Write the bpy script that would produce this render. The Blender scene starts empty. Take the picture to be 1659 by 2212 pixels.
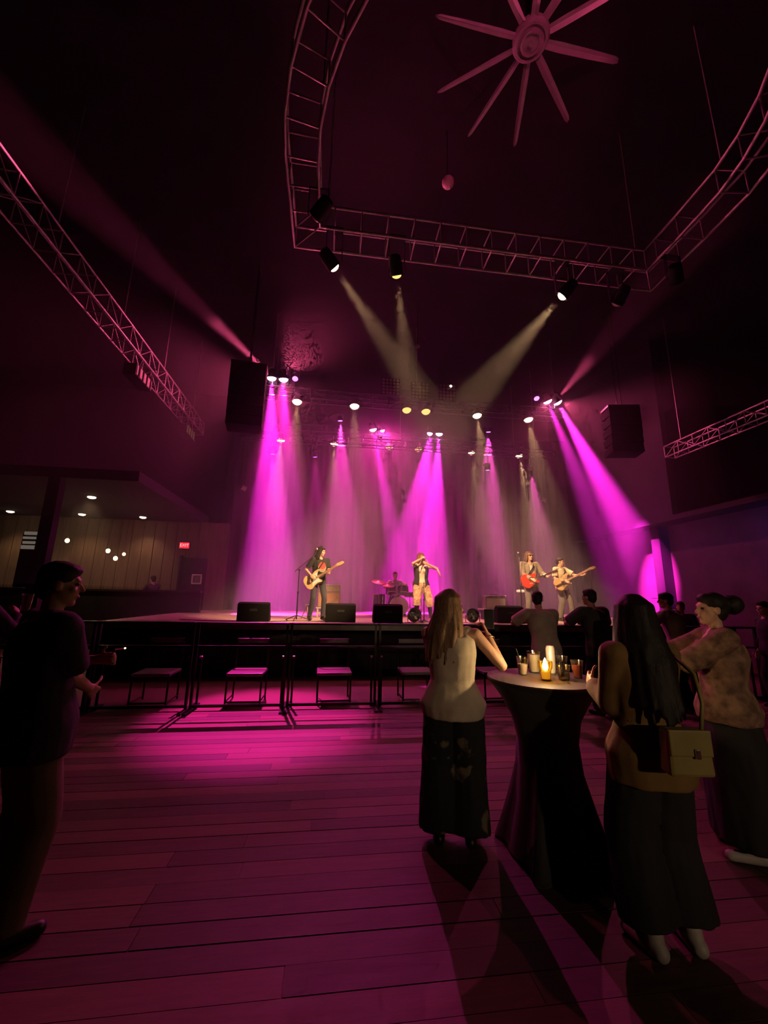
import bpy, math, random
from math import sin, cos, pi, radians, atan2, sqrt
from mathutils import Vector, Matrix, Quaternion
random.seed(7)
scn = bpy.context.scene
COL = scn.collection
V = Vector

# ------------------------------------------------------------------ camera
cam_d = bpy.data.cameras.new('camera')
cam = bpy.data.objects.new('camera', cam_d)
COL.objects.link(cam)
cam_d.sensor_fit = 'HORIZONTAL'
cam_d.sensor_width = 36.0
cam_d.lens = 860.0 / 1659.0 * 36.0
cam_d.clip_start = 0.05
cam_d.clip_end = 200
_psi, _th, _rho = radians(7.3), radians(12.1), radians(1.0)
_r0 = V((cos(_psi), -sin(_psi), 0))
_fw = V((sin(_psi) * cos(_th), cos(_psi) * cos(_th), sin(_th)))
_u0 = _r0.cross(_fw)
_r = cos(_rho) * _r0 + sin(_rho) * _u0
_u = -sin(_rho) * _r0 + cos(_rho) * _u0
_m = Matrix((_r, _u, -_fw)).transposed().to_4x4()
_m.translation = V((0, 0, 1.6))
cam.matrix_world = _m
scn.camera = cam

# ------------------------------------------------------------------ world, exposure, sampling
w = bpy.data.worlds.new('dark_hall')
scn.world = w
w.use_nodes = True
w.node_tree.nodes['Background'].inputs['Color'].default_value = (0.30, 0.12, 0.16, 1)
w.node_tree.nodes['Background'].inputs['Strength'].default_value = 0.002
vs = scn.view_settings
vs.view_transform = 'Standard'
vs.look = 'None'
vs.exposure = 0.0
vs.gamma = 1.0
vs.use_curve_mapping = False
cy = scn.cycles
cy.use_denoising = True
cy.use_adaptive_sampling = True
cy.adaptive_threshold = 0.12
cy.adaptive_min_samples = 12
cy.max_bounces = 4
cy.diffuse_bounces = 1
cy.glossy_bounces = 2
cy.transmission_bounces = 5
cy.transparent_max_bounces = 6
cy.volume_bounces = 0
cy.sample_clamp_indirect = 3.0
cy.sample_clamp_direct = 0.0
cy.caustics_reflective = False
cy.caustics_refractive = False

# colours of the stage lamps (the lamps themselves are built with their fixtures below)
MAGENTA = (1.0, 0.02, 0.68)
PURPLE = (1.0, 0.05, 0.55)
ROSE = (1.0, 0.09, 0.26)
AMBER = (1.0, 0.60, 0.28)
WARM = (1.0, 0.62, 0.32)
HAZE_DENSITY = 0.045

# ------------------------------------------------------------------ mesh helpers
def frame_z(d, hint=V((0, 0, 1))):
    d = V(d).normalized()
    h = V(hint)
    if abs(d.dot(h)) > 0.98:
        h = V((0, 1, 0)) if abs(d.y) < 0.9 else V((1, 0, 0))
    x = h.cross(d).normalized()
    y = d.cross(x)
    return x, y, d

class MB:
    def __init__(s):
        s.v = []; s.f = []
    def add(s, vs, fs, M=None):
        n = len(s.v)
        if M is not None:
            vs = [M @ V(p) for p in vs]
        s.v += [tuple(p) for p in vs]
        s.f += [tuple(i + n for i in f) for f in fs]
        return s
    def box(s, c, size, M=None, taper=1.0):
        a, b, d = size[0] / 2, size[1] / 2, size[2] / 2
        t = taper
        vs = [(-a, -b, -d), (a, -b, -d), (a, b, -d), (-a, b, -d), (-a * t, -b * t, d), (a * t, -b * t, d), (a * t, b * t, d), (-a * t, b * t, d)]
        vs = [V(p) + V(c) for p in vs]
        return s.add(vs, [(0, 3, 2, 1), (4, 5, 6, 7), (0, 1, 5, 4), (1, 2, 6, 5), (2, 3, 7, 6), (3, 0, 4, 7)], M)
    def rings(s, rings, cap=True, M=None, closed=False):
        n = len(rings[0]); vs = [p for r in rings for p in r]; fs = []
        m = len(rings)
        for i in range(m if closed else m - 1):
            for j in range(n):
                a, b = i * n + j, i * n + (j + 1) % n
                k = ((i + 1) % m) * n
                fs.append((a, b, k + (j + 1) % n, k + j))
        if cap and not closed:
            fs.append(tuple(reversed(range(n))))
            fs.append(tuple((m - 1) * n + j for j in range(n)))
        return s.add(vs, fs, M)
    def cyl(s, p0, p1, r0, r1=None, n=12, M=None, cap=True):
        r1 = r0 if r1 is None else r1
        p0, p1 = V(p0), V(p1)
        x, y, d = frame_z(p1 - p0)
        R = []
        for p, r in ((p0, r0), (p1, r1)):
            R.append([p + x * (r * cos(2 * pi * k / n)) + y * (r * sin(2 * pi * k / n)) for k in range(n)])
        return s.rings(R, cap, M)
    def tube(s, path, r, n=8, M=None, closed=False):
        path = [V(p) for p in path]; m = len(path); R = []
        rr = r if isinstance(r, (list, tuple)) else [r] * m
        px = None
        for i, p in enumerate(path):
            if closed:
                d = path[(i + 1) % m] - path[i - 1]
            else:
                d = path[min(i + 1, m - 1)] - path[max(i - 1, 0)]
            d.normalize()
            if px is None:
                x, y, d = frame_z(d)
            else:
                x = (px - d * px.dot(d)).normalized(); y = d.cross(x)
            px = x
            R.append([p + x * (rr[i] * cos(2 * pi * k / n)) + y * (rr[i] * sin(2 * pi * k / n)) for k in range(n)])
        return s.rings(R, True, M, closed)
    def capsule(s, p0, p1, r0, r1=None, n=12, M=None):
        r1 = r0 if r1 is None else r1
        p0, p1 = V(p0), V(p1)
        if (p1 - p0).length < 1e-5:
            p1 = p0 + V((0, 0, 1e-4))
        x, y, d = frame_z(p1 - p0)
        R = []
        for (p, r, sg, ks) in ((p0, r0, -1, (80, 60, 40, 20)), (p1, r1, 1, (0, 20, 40, 60, 80))):
            for a in ks:
                a = radians(a)
                c = p + d * (sg * r * sin(a)); q = r * cos(a)
                R.append([c + x * (q * cos(2 * pi * k / n)) + y * (q * sin(2 * pi * k / n)) for k in range(n)])
        return s.rings(R, True, M)
    def ell(s, c, rad, M=None, n=16, m=10):
        c = V(c); R = []
        for i in range(1, m):
            a = pi * i / m - pi / 2
            R.append([c + V((rad[0] * cos(a) * cos(2 * pi * k / n), rad[1] * cos(a) * sin(2 * pi * k / n), rad[2] * sin(a))) for k in range(n)])
        return s.rings(R, True, M)
    def lathe(s, prof, n=24, M=None, c=(0, 0, 0)):
        R = [[V((c[0] + r * cos(2 * pi * k / n), c[1] + r * sin(2 * pi * k / n), c[2] + z)) for k in range(n)] for r, z in prof]
        return s.rings(R, True, M)
    def prism(s, pts, z0, z1, M=None):
        n = len(pts)
        vs = [(p[0], p[1], z0) for p in pts] + [(p[0], p[1], z1) for p in pts]
        fs = [tuple(reversed(range(n))), tuple(range(n, 2 * n))]
        fs += [(i, (i + 1) % n, n + (i + 1) % n, n + i) for i in range(n)]
        return s.add(vs, fs, M)
    def mesh(s, name):
        me = bpy.data.meshes.new(name)
        me.from_pydata(s.v, [], s.f)
        me.update()
        return me
    def build(s, name, mat, parent=None, smooth=False, bevel=0.0, M=None):
        me = s.mesh(name)
        return link_mesh(name, me, mat, parent, smooth, bevel, M)

def link_mesh(name, me, mat, parent=None, smooth=False, bevel=0.0, M=None):
    o = bpy.data.objects.new(name, me)
    COL.objects.link(o)
    if mat is not None and len(me.materials) == 0:
        me.materials.append(mat)
    if smooth:
        me.shade_smooth()
        if smooth == 'auto':
            try:
                me.set_sharp_from_angle(angle=radians(40))
            except Exception:
                pass
    if bevel:
        b = o.modifiers.new('bevel', 'BEVEL'); b.width = bevel; b.segments = 2; b.limit_method = 'ANGLE'
    if parent is not None:
        o.parent = parent
    if M is not None:
        o.matrix_local = M
    return o

def inst(name, me, parent, M):
    o = bpy.data.objects.new(name, me)
    COL.objects.link(o)
    o.parent = parent
    o.matrix_local = M
    return o

def thing(name, label, cat, loc=(0, 0, 0), rotz=0.0, group=None):
    o = bpy.data.objects.new(name, None)
    COL.objects.link(o)
    o.empty_display_size = 0.1
    o.location = loc
    o.rotation_euler = (0, 0, rotz)
    return tag(o, label, cat, group)

def tag(o, label, cat, group=None):
    o['label'] = label; o['category'] = cat
    if group: o['group'] = group
    return o

def struct(o, label, cat):
    o['kind'] = 'structure'; o['label'] = label; o['category'] = cat
    return o

# ------------------------------------------------------------------ materials
_MC = {}
def mat(name, col, rough=0.6, metal=0.0, var=0.15, scale=8.0, bump=0.0, bscale=40.0, stretch=(1, 1, 1), spec=0.5, sheen=0.0, trans=0.0, ior=1.45):
    if name in _MC: return _MC[name]
    m = bpy.data.materials.new(name); m.use_nodes = True
    nt = m.node_tree; N = nt.nodes; L = nt.links
    b = N['Principled BSDF']
    tc = N.new('ShaderNodeTexCoord'); mp = N.new('ShaderNodeMapping')
    mp.inputs['Scale'].default_value = stretch
    L.new(tc.outputs['Object'], mp.inputs['Vector'])
    nz = N.new('ShaderNodeTexNoise'); nz.inputs['Scale'].default_value = scale; nz.inputs['Detail'].default_value = 4
    L.new(mp.outputs['Vector'], nz.inputs['Vector'])
    rp = N.new('ShaderNodeValToRGB')
    a = [max(0, c * (1 - var)) for c in col]; d = [min(1, c * (1 + var)) for c in col]
    rp.color_ramp.elements[0].position = 0.3; rp.color_ramp.elements[1].position = 0.7
    rp.color_ramp.elements[0].color = (*a, 1); rp.color_ramp.elements[1].color = (*d, 1)
    L.new(nz.outputs['Fac'], rp.inputs['Fac']); L.new(rp.outputs['Color'], b.inputs['Base Color'])
    b.inputs['Roughness'].default_value = rough; b.inputs['Metallic'].default_value = metal
    b.inputs['Specular IOR Level'].default_value = spec
    if sheen: b.inputs['Sheen Weight'].default_value = sheen
    if trans:
        b.inputs['Transmission Weight'].default_value = trans; b.inputs['IOR'].default_value = ior
    if bump:
        n2 = N.new('ShaderNodeTexNoise'); n2.inputs['Scale'].default_value = bscale; n2.inputs['Detail'].default_value = 3
        L.new(mp.outputs['Vector'], n2.inputs['Vector'])
        bp = N.new('ShaderNodeBump'); bp.inputs['Strength'].default_value = bump; bp.inputs['Distance'].default_value = 0.01
        L.new(n2.outputs['Fac'], bp.inputs['Height']); L.new(bp.outputs['Normal'], b.inputs['Normal'])
    _MC[name] = m
    return m

def emat(name, col, strength, var=0.1):
    if name in _MC: return _MC[name]
    m = bpy.data.materials.new(name); m.use_nodes = True
    nt = m.node_tree; N = nt.nodes; L = nt.links
    b = N['Principled BSDF']
    b.inputs['Base Color'].default_value = (0.02, 0.02, 0.02, 1)
    nz = N.new('ShaderNodeTexNoise'); nz.inputs['Scale'].default_value = 30
    rp = N.new('ShaderNodeValToRGB')
    rp.color_ramp.elements[0].color = (*[c * (1 - var) for c in col], 1); rp.color_ramp.elements[1].color = (*col, 1)
    L.new(nz.outputs['Fac'], rp.inputs['Fac']); L.new(rp.outputs['Color'], b.inputs['Emission Color'])
    b.inputs['Emission Strength'].default_value = strength
    _MC[name] = m
    return m

def thin_glass(name, col, gloss=0.12):
    if name in _MC: return _MC[name]
    m = bpy.data.materials.new(name); m.use_nodes = True
    nt = m.node_tree; N = nt.nodes; L = nt.links; N.clear()
    out = N.new('ShaderNodeOutputMaterial'); mx = N.new('ShaderNodeMixShader'); t = N.new('ShaderNodeBsdfTransparent'); g = N.new('ShaderNodeBsdfGlossy')
    g.inputs['Color'].default_value = (*col, 1); g.inputs['Roughness'].default_value = 0.15
    t.inputs['Color'].default_value = (*col, 1)
    lw = N.new('ShaderNodeLayerWeight'); lw.inputs['Blend'].default_value = 0.35
    mr = N.new('ShaderNodeMapRange'); mr.inputs['To Min'].default_value = gloss; mr.inputs['To Max'].default_value = 0.6
    nz = N.new('ShaderNodeTexNoise'); nz.inputs['Scale'].default_value = 60
    bp = N.new('ShaderNodeBump'); bp.inputs['Strength'].default_value = 0.1; L.new(nz.outputs['Fac'], bp.inputs['Height']); L.new(bp.outputs['Normal'], g.inputs['Normal'])
    L.new(lw.outputs['Facing'], mr.inputs['Value']); L.new(mr.outputs['Result'], mx.inputs['Fac'])
    L.new(t.outputs[0], mx.inputs[1]); L.new(g.outputs[0], mx.inputs[2]); L.new(mx.outputs[0], out.inputs['Surface'])
    _MC[name] = m
    return m

def planks_mat(name, c1, c2, rough=0.45):
    m = bpy.data.materials.new(name); m.use_nodes = True
    nt = m.node_tree; N = nt.nodes; L = nt.links
    b = N['Principled BSDF']
    tc = N.new('ShaderNodeTexCoord'); oi = N.new('ShaderNodeObjectInfo')
    mp = N.new('ShaderNodeMapping'); mp.inputs['Scale'].default_value = (1.2, 14, 4)
    L.new(tc.outputs['Object'], mp.inputs['Vector'])
    nz = N.new('ShaderNodeTexNoise'); nz.inputs['Scale'].default_value = 2.2; nz.inputs['Detail'].default_value = 6; nz.inputs['Roughness'].default_value = 0.65
    L.new(mp.outputs['Vector'], nz.inputs['Vector'])
    ad = N.new('ShaderNodeMath'); ad.operation = 'MULTIPLY_ADD'; ad.inputs[1].default_value = 0.55; ad.inputs[2].default_value = -0.27
    L.new(oi.outputs['Random'], ad.inputs[0])
    a2 = N.new('ShaderNodeMath'); a2.operation = 'ADD'
    L.new(nz.outputs['Fac'], a2.inputs[0]); L.new(ad.outputs[0], a2.inputs[1])
    rp = N.new('ShaderNodeValToRGB'); rp.color_ramp.elements[0].position = 0.25; rp.color_ramp.elements[1].position = 0.8
    rp.color_ramp.elements[0].color = (*c1, 1); rp.color_ramp.elements[1].color = (*c2, 1)
    L.new(a2.outputs[0], rp.inputs['Fac']); L.new(rp.outputs['Color'], b.inputs['Base Color'])
    rr = N.new('ShaderNodeMapRange'); rr.inputs['To Min'].default_value = rough - 0.1; rr.inputs['To Max'].default_value = rough + 0.2
    L.new(nz.outputs['Fac'], rr.inputs['Value']); L.new(rr.outputs['Result'], b.inputs['Roughness'])
    bp = N.new('ShaderNodeBump'); bp.inputs['Strength'].default_value = 0.25; bp.inputs['Distance'].default_value = 0.004
    L.new(nz.outputs['Fac'], bp.inputs['Height']); L.new(bp.outputs['Normal'], b.inputs['Normal'])
    return m

M_BLACK = mat('matt_black_paint', (0.012, 0.011, 0.012), 0.75, var=0.25, bump=0.1)
M_WALL = mat('black_wall_paint', (0.020, 0.016, 0.017), 0.85, var=0.3, scale=1.5, bump=0.15, bscale=20)
M_CEIL = mat('black_ceiling', (0.006, 0.005, 0.005), 0.9, var=0.3, scale=2)
M_ALU = mat('truss_aluminium', (0.62, 0.56, 0.55), 0.45, 0.6, var=0.2, scale=12)
M_TRUSSB = mat('dark_truss_paint', (0.10, 0.09, 0.09), 0.5, 0.5, var=0.2)
M_DARKMETAL = mat('dark_metal', (0.03, 0.03, 0.032), 0.4, 0.7, var=0.2)
M_CHROME = mat('chrome', (0.75, 0.73, 0.72), 0.2, 1.0, var=0.1)
M_STAGE = mat('stage_deck', (0.40, 0.29, 0.23), 0.5, var=0.35, scale=3, stretch=(1, 8, 1), bump=0.1)
M_SKIRT = mat('stage_skirt', (0.014, 0.012, 0.013), 0.9, var=0.3)
M_DRAPE = mat('stage_drape', (0.042, 0.026, 0.029), 0.95, var=0.3, scale=3, stretch=(6, 6, 0.6), sheen=0.3)
M_DRAPEB = mat('black_drape', (0.02, 0.015, 0.018), 0.95, var=0.3, scale=3, stretch=(6, 6, 0.6))
M_PLANK = planks_mat('floor_board_wood', (0.05, 0.024, 0.02), (0.15, 0.075, 0.055), 0.55)

# ------------------------------------------------------------------ the room
def slab(name, x0, x1, y0, y1, z0, z1, m, label, cat):
    o = MB().box(((x0 + x1) / 2, (y0 + y1) / 2, (z0 + z1) / 2), (x1 - x0, y1 - y0, z1 - z0)).build(name, m)
    return struct(o, label, cat)

RX0, RX1, RY0, RY1, RZ = -14.0, 15.0, -7.0, 17.0, 10.2
floor = slab('floor', RX0, RX1, RY0, RY1, -0.2, -0.006, M_PLANK, 'dark wooden dance floor in front of the stage', 'floor')
slab('ceiling', RX0, RX1, RY0, RY1, RZ, RZ + 0.2, M_CEIL, 'black hall ceiling above the trusses', 'ceiling')
slab('wall_back', RX0, RX1, RY1, RY1 + 0.2, -0.2, RZ, M_WALL, 'black wall behind the stage drapes', 'wall')
slab('wall_left', RX0 - 0.2, RX0, RY0, RY1, -0.2, RZ, M_WALL, 'dark side wall beyond the bar area', 'wall')
slab('wall_right', RX1, RX1 + 0.2, RY0, RY1, -0.2, RZ, M_WALL, 'dark side wall at the right of the hall', 'wall')
slab('wall_front', RX0, RX1, RY0 - 0.2, RY0, -0.2, RZ, M_WALL, 'dark wall behind the viewer', 'wall')

# floor boards one by one where they can be told apart
pm = {}
yb = 0.55
row = 0
BW = 0.148
while yb < 6.3:
    xoff = random.uniform(-1.8, 0)
    lim = 0.9 + yb * 1.02
    x = -lim + xoff
    gap = 0.004 if row % 6 else 0.012
    while x < lim + 0.6:
        ln = random.choice((1.8, 2.4, 3.0, 3.6))
        key = (ln, row % 6 == 0)
        if key not in pm:
            me = MB().box((0, 0, -0.011), (ln - 0.004, BW - gap, 0.022)).mesh('board')
            me.materials.append(M_PLANK); pm[key] = me
        o = inst('board', pm[key], floor, Matrix.Translation((x + ln / 2, yb + BW / 2, random.uniform(-0.0012, 0.0012))))
        x += ln
    yb += BW; row += 1

# stage
SX0, SX1, SY0, SZ = -4.5, 9.6, 8.69, 1.05
st = thing('stage', 'raised stage with worn deck and black front skirt', 'stage', (0, 0, 0))
MB().box(((SX0 + SX1) / 2, (SY0 + 16.6) / 2, SZ - 0.06), (SX1 - SX0, 16.6 - SY0, 0.12)).build('deck', M_STAGE, st)
MB().box(((SX0 + SX1) / 2, SY0 - 0.012, SZ - 0.07), (SX1 - SX0, 0.024, 0.13)).build('edge_trim', mat('edge_trim', (0.10, 0.09, 0.09), 0.35, 0.6), st)
sk = MB()
n = 240
top, bot = [], []
for k in range(n + 1):
    x = SX0 + 0.03 + (SX1 - SX0 - 0.06) * k / n
    y = SY0 + 0.05 + 0.015 * sin(k * 0.9) + 0.006 * sin(k * 2.3)
    top.append((x, y, SZ - 0.13)); bot.append((x, y, 0.0))
sk.add(top + bot, [(k, k + 1, n + 2 + k, n + 1 + k) for k in range(n)])
o = sk.build('skirt', M_SKIRT, st, smooth=True)
so = o.modifiers.new('solid', 'SOLIDIFY'); so.thickness = 0.01
MB().box((SX0 + 0.03, (SY0 + 16.6) / 2, (SZ - 0.12) / 2), (0.04, 16.5 - SY0, SZ - 0.12)).build('side_panel', M_SKIRT, st)
MB().box((SX1 - 0.03, (SY0 + 16.6) / 2, (SZ - 0.12) / 2), (0.04, 16.5 - SY0, SZ - 0.12)).build('side_panel', M_SKIRT, st)

def drape(x0, x1, y, z0, z1, m, label, group, amp=0.075, lam=0.42, seed=0, rot=None):
    r = random.Random(seed)
    t = thing('stage_drape', label, 'curtain', ((x0 + x1) / 2, y, z0), 0, group)
    n = int((x1 - x0) / lam * 8); R = []
    ph = [r.uniform(0, 6) for _ in range(4)]
    zs = [0, 0.5, 1.5, 3, 4.5, 6, z1 - z0]
    rows = []
    for z in zs:
        fl = 1 - 0.5 * z / (z1 - z0)
        rows.append([((x0 - x1) / 2 + (x1 - x0) * k / n + 0.02 * sin(k * 0.31 + ph[2] + z * 0.5), amp * fl * (sin(2 * pi * k / 8 + 0.5 * sin(k * 0.21 + ph[0])) + 0.4 * sin(k * 0.13 + ph[1] + z * 0.3)), z) for k in range(n + 1)])
    vs = [p for q in rows for p in q]; w_ = n + 1
    fs = [(i * w_ + k, i * w_ + k + 1, (i + 1) * w_ + k + 1, (i + 1) * w_ + k) for i in range(len(zs) - 1) for k in range(n)]
    o = MB().add(vs, fs).build('cloth', m, t, smooth=True)
    sd = o.modifiers.new('solid', 'SOLIDIFY'); sd.thickness = 0.008
    MB().cyl(((x0 - x1) / 2, 0, z1 - z0 + 0.03), ((x1 - x0) / 2, 0, z1 - z0 + 0.03), 0.025).build('pipe', M_DARKMETAL, t)
    return t
dl = ['leftmost brown backdrop drape beside the dark wing', 'brown backdrop drape behind the guitarist in black shirt', 'brown backdrop drape behind the drummer', 'brown backdrop drape right of the drummer', 'brown backdrop drape behind the red guitar player', 'rightmost brown backdrop drape behind the bass player']
for i in range(6):
    drape(-4.3 + i * 2.55, -4.3 + (i + 1) * 2.55 - 0.12, 16.0 - 0.18 * (i % 2), SZ, 8.6, M_DRAPE, dl[i], 'backdrop drapes behind the band', seed=i)

# ------------------------------------------------------------------ trusses
UNIT = {}
def unit_rod(m, n=8):
    k = m.name
    if k not in UNIT:
        me = MB().cyl((0, 0, 0), (0, 0, 1), 1.0, n=n).mesh('rung'); me.materials.append(m); me.shade_smooth(); UNIT[k] = me
    return UNIT[k]
def rod(name, parent, p0, p1, r, m):
    p0, p1 = V(p0), V(p1)
    x, y, d = frame_z(p1 - p0)
    M = Matrix((x * r, y * r, d * (p1 - p0).length)).transposed().to_4x4(); M.translation = p0
    return inst(name, unit_rod(m), parent, M)

def truss(name, label, path, wd, ht, group, r=0.022, rr=0.012, diag=True, closed=False, rungs_top=True, stations=None, m_=None):
    M_ALU = m_ or globals()['M_ALU']
    P = [V(p) for p in path]; n = len(P)
    t = thing(name, label, 'truss', P[0], 0, group)
    o = P[0]
    lat = []
    for i in range(n):
        d = (P[(i + 1) % n] - P[i - 1]) if closed else (P[min(i + 1, n - 1)] - P[max(i - 1, 0)])
        d.normalize()
        q = V((d.y, -d.x, 0)).normalized()
        # mitre the corners
        if 0 < i < n - 1 or closed:
            d1 = (P[i] - P[i - 1]).normalized()
            c = max(0.4, d1.dot(d)); q = q / c
        lat.append(q)
    ch = {}
    for sx in (-1, 1):
        for sz in (0, 1):
            pts = [P[i] + lat[i] * (sx * wd / 2) + V((0, 0, sz * ht)) - o for i in range(n)]
            MB().tube(pts, r, 8, closed=closed).build('chord', M_ALU, t, smooth=True)
            ch[sx, sz] = pts
    m = n if closed else n
    for i in range(m):
        if stations and i not in stations: continue
        rod('rung', t, ch[-1, 0][i], ch[1, 0][i], rr, M_ALU)
        if rungs_top: rod('rung', t, ch[-1, 1][i], ch[1, 1][i], rr, M_ALU)
        for sx in (-1, 1):
            rod('upright', t, ch[sx, 0][i], ch[sx, 1][i], rr, M_ALU)
            if diag and (closed or i < n - 1):
                j = (i + 1) % n
                rod('brace', t, ch[sx, i % 2][i], ch[sx, 1 - i % 2][j], rr * 0.8, M_ALU)
    return t
def line(a, b, k):
    a, b = V(a), V(b)
    return [a.lerp(b, i / k) for i in range(k + 1)]

# the big D-shaped truss over the dance floor
OC, ORad = V((2.38, 4.6, 0)), 3.0
pp = [V((OC.x - ORad, 5.42, 7.2))]
pp = []
for k in range(15):
    pp.append(V((-0.62 + 6.0 * k / 14, 5.42, 7.2)))
for a in (4.98, 4.55):
    pp.append(V((5.38, a, 7.2)))
for k in range(1, 20):
    a = -pi * k / 20
    pp.append(V((OC.x + ORad * cos(a), 4.3 + ORad * sin(a), 7.2)))
for a in (4.25, 4.62, 5.0):
    pp.append(V((-0.62, a, 7.2)))
truss('overhead_truss', 'large D-shaped aluminium box truss hanging above the dance floor', pp, 0.42, 0.40, 'hall trusses', closed=True, diag=False)
truss('side_truss', 'long straight truss running along the left side of the hall', line((-5.0, 14.2, 7.2), (-5.0, 2.4, 7.2), 24), 0.40, 0.43, 'hall trusses', diag=True)
truss('side_truss', 'short straight truss hanging at the right side of the hall', line((10.0, 10.2, 5.87), (10.0, 3.0, 5.87), 15), 0.33, 0.34, 'hall trusses')
truss('lighting_truss', 'front lighting truss above the band carrying the blinder panels', line((-2.3, 11.35, 7.42), (7.3, 11.35, 7.42), 20), 0.3, 0.3, 'stage trusses', r=0.025, m_=M_TRUSSB)
truss('lighting_truss', 'rear lighting truss above the drums nearest the drapes', line((-2.4, 14.35, 7.36), (7.4, 14.35, 7.36), 20), 0.3, 0.3, 'stage trusses', r=0.025, m_=M_TRUSSB)
truss('lighting_truss', 'lower middle truss between front and rear stage trusses', line((-3.2, 13.1, 6.75), (8.0, 13.1, 6.75), 22), 0.25, 0.25, 'stage trusses', r=0.02, m_=M_TRUSSB)
def hangers(pts, what):
    for (x, y, z, wh) in pts:
        o = MB().cyl((0, 0, 0), (0, 0, RZ - z), 0.012).build('hanging_cable', M_ALU, None)
        o.location = (x, y, z)
        tag(o, 'thin steel cable holding up ' + what + ', ' + wh, 'cable', 'steel cables under the ceiling')
hangers([(-4.8, 8.4, 7.62, 'second from the viewer'), (-4.8, 6.2, 7.62, 'nearest the viewer'), (-4.8, 10.6, 7.62, 'third from the viewer'), (-4.8, 13.0, 7.62, 'farthest end')], 'the long side truss')
hangers([(9.835, 9.6, 6.20, 'stage end'), (9.835, 6.2, 6.20, 'viewer end')], 'the short right truss')
hangers([(-0.3, 5.21, 7.6, 'left stage corner'), (5.0, 5.21, 7.6, 'right stage corner'), (-0.354, 3.745, 7.6, 'left curve'), (5.114, 3.745, 7.6, 'right curve')], 'the D-shaped truss')
hangers([(-2.0, 11.2, 7.72, 'left end'), (2.4, 11.2, 7.72, 'middle'), (7.0, 11.2, 7.72, 'right end')], 'the front lighting truss')
hangers([(-2.0, 14.2, 7.66, 'left end'), (2.4, 14.2, 7.66, 'middle'), (7.0, 14.2, 7.66, 'right end')], 'the rear lighting truss')
hangers([(-2.2, 12.975, 7.0, 'left end'), (7.2, 12.975, 7.0, 'right end')], 'the lower middle truss')

# ------------------------------------------------------------------ lamps
def spot(parent, loc, d, energy, col, size, blend=0.5, radius=0.05):
    l = bpy.data.lights.new('beam', 'SPOT')
    l.energy = energy; l.color = col; l.spot_size = radians(size); l.spot_blend = blend; l.shadow_soft_size = radius
    o = bpy.data.objects.new('beam', l); COL.objects.link(o)
    o.parent = parent
    x, y, z = frame_z(-V(d))
    M = Matrix((x, y, z)).transposed().to_4x4(); M.translation = loc
    o.matrix_local = M
    return o
def dirM(loc, d):
    x, y, z = frame_z(V(d))
    M = Matrix((x, y, z)).transposed().to_4x4(); M.translation = loc
    return M

def moving_head(loc, target, label, col, lens, hang=0.5, energy=0, size=20, group='moving head lamps', up=True, r=0.14, extra=None, blend=0.5):
    t = thing('moving_head_lamp', label, 'stage light', loc, 0, group)
    d = (V(target) - V(loc)).normalized()
    s = 1 if up else -1
    MB().box((0, 0.30, -s * 0.0), (0.26, 0.18, 0.26)).build('base', M_BLACK, t, bevel=0.01)
    for sx in (-1, 1):
        MB().box((sx * 0.155, 0.12, 0), (0.03, 0.36, 0.10)).build('yoke_arm', M_BLACK, t, bevel=0.006)
    MB().box((0, 0.30, -0.17), (0.10, 0.14, 0.14)).build('clamp', M_DARKMETAL, t)
    M = dirM((0, 0, 0), d)
    MB().lathe([(0.05, -0.24), (0.105, -0.2), (0.12, -0.08), (r + 0.015, 0.02), (r + 0.015, 0.06), (r - 0.005, 0.06), (r - 0.005, 0.04)], 20).build('head', M_BLACK, t, smooth='auto', M=M)
    MB().lathe([(0.01, 0.145), (r * 0.35, 0.14), (r * 0.65, 0.12), (r * 0.88, 0.09), (r - 0.004, 0.045)], 20).build('lens', lens, t, smooth=True, M=M)
    if energy:
        spot(t, d * 0.19, d, energy, col, size, blend)
    for (tg, en, sz, c2) in (extra or []):
        d2 = (V(tg) - V(loc)).normalized()
        spot(t, d2 * 0.2, d2, en, c2, sz, 0.7)
    return t

def par_can(loc, target, label, col, lens, energy=0, size=24, group='amber par cans', r=0.145, top=0.28, blend=0.6, cl=0.12):
    t = thing('par_can', label, 'stage light', loc, 0, group)
    d = (V(target) - V(loc)).normalized()
    M = dirM((0, 0, 0), d)
    MB().lathe([(0.04, -0.26), (0.085, -0.24), (0.105, -0.12), (r + 0.012, -0.02), (r + 0.02, 0.03), (r, 0.03), (r - 0.01, 0.0)], 20).build('can', M_BLACK, t, smooth='auto', M=M)
    MB().lathe([(0.01, 0.075), (r * 0.4, 0.07), (r * 0.75, 0.05), (r - 0.006, 0.004)], 20).build('lens', lens, t, smooth=True, M=M)
    for sx in (-1, 1):
        MB().box((sx * (r + 0.035), 0, top / 2 - 0.02), (0.012, 0.04, top)).build('bracket', M_BLACK, t)
    MB().box((0, cl / 2, top - 0.02), (2 * r + 0.08, abs(cl) + 0.04, 0.014)).build('clamp', M_BLACK, t)
    if energy: spot(t, d * 0.12, d, energy, col, size, blend)
    return t

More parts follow.
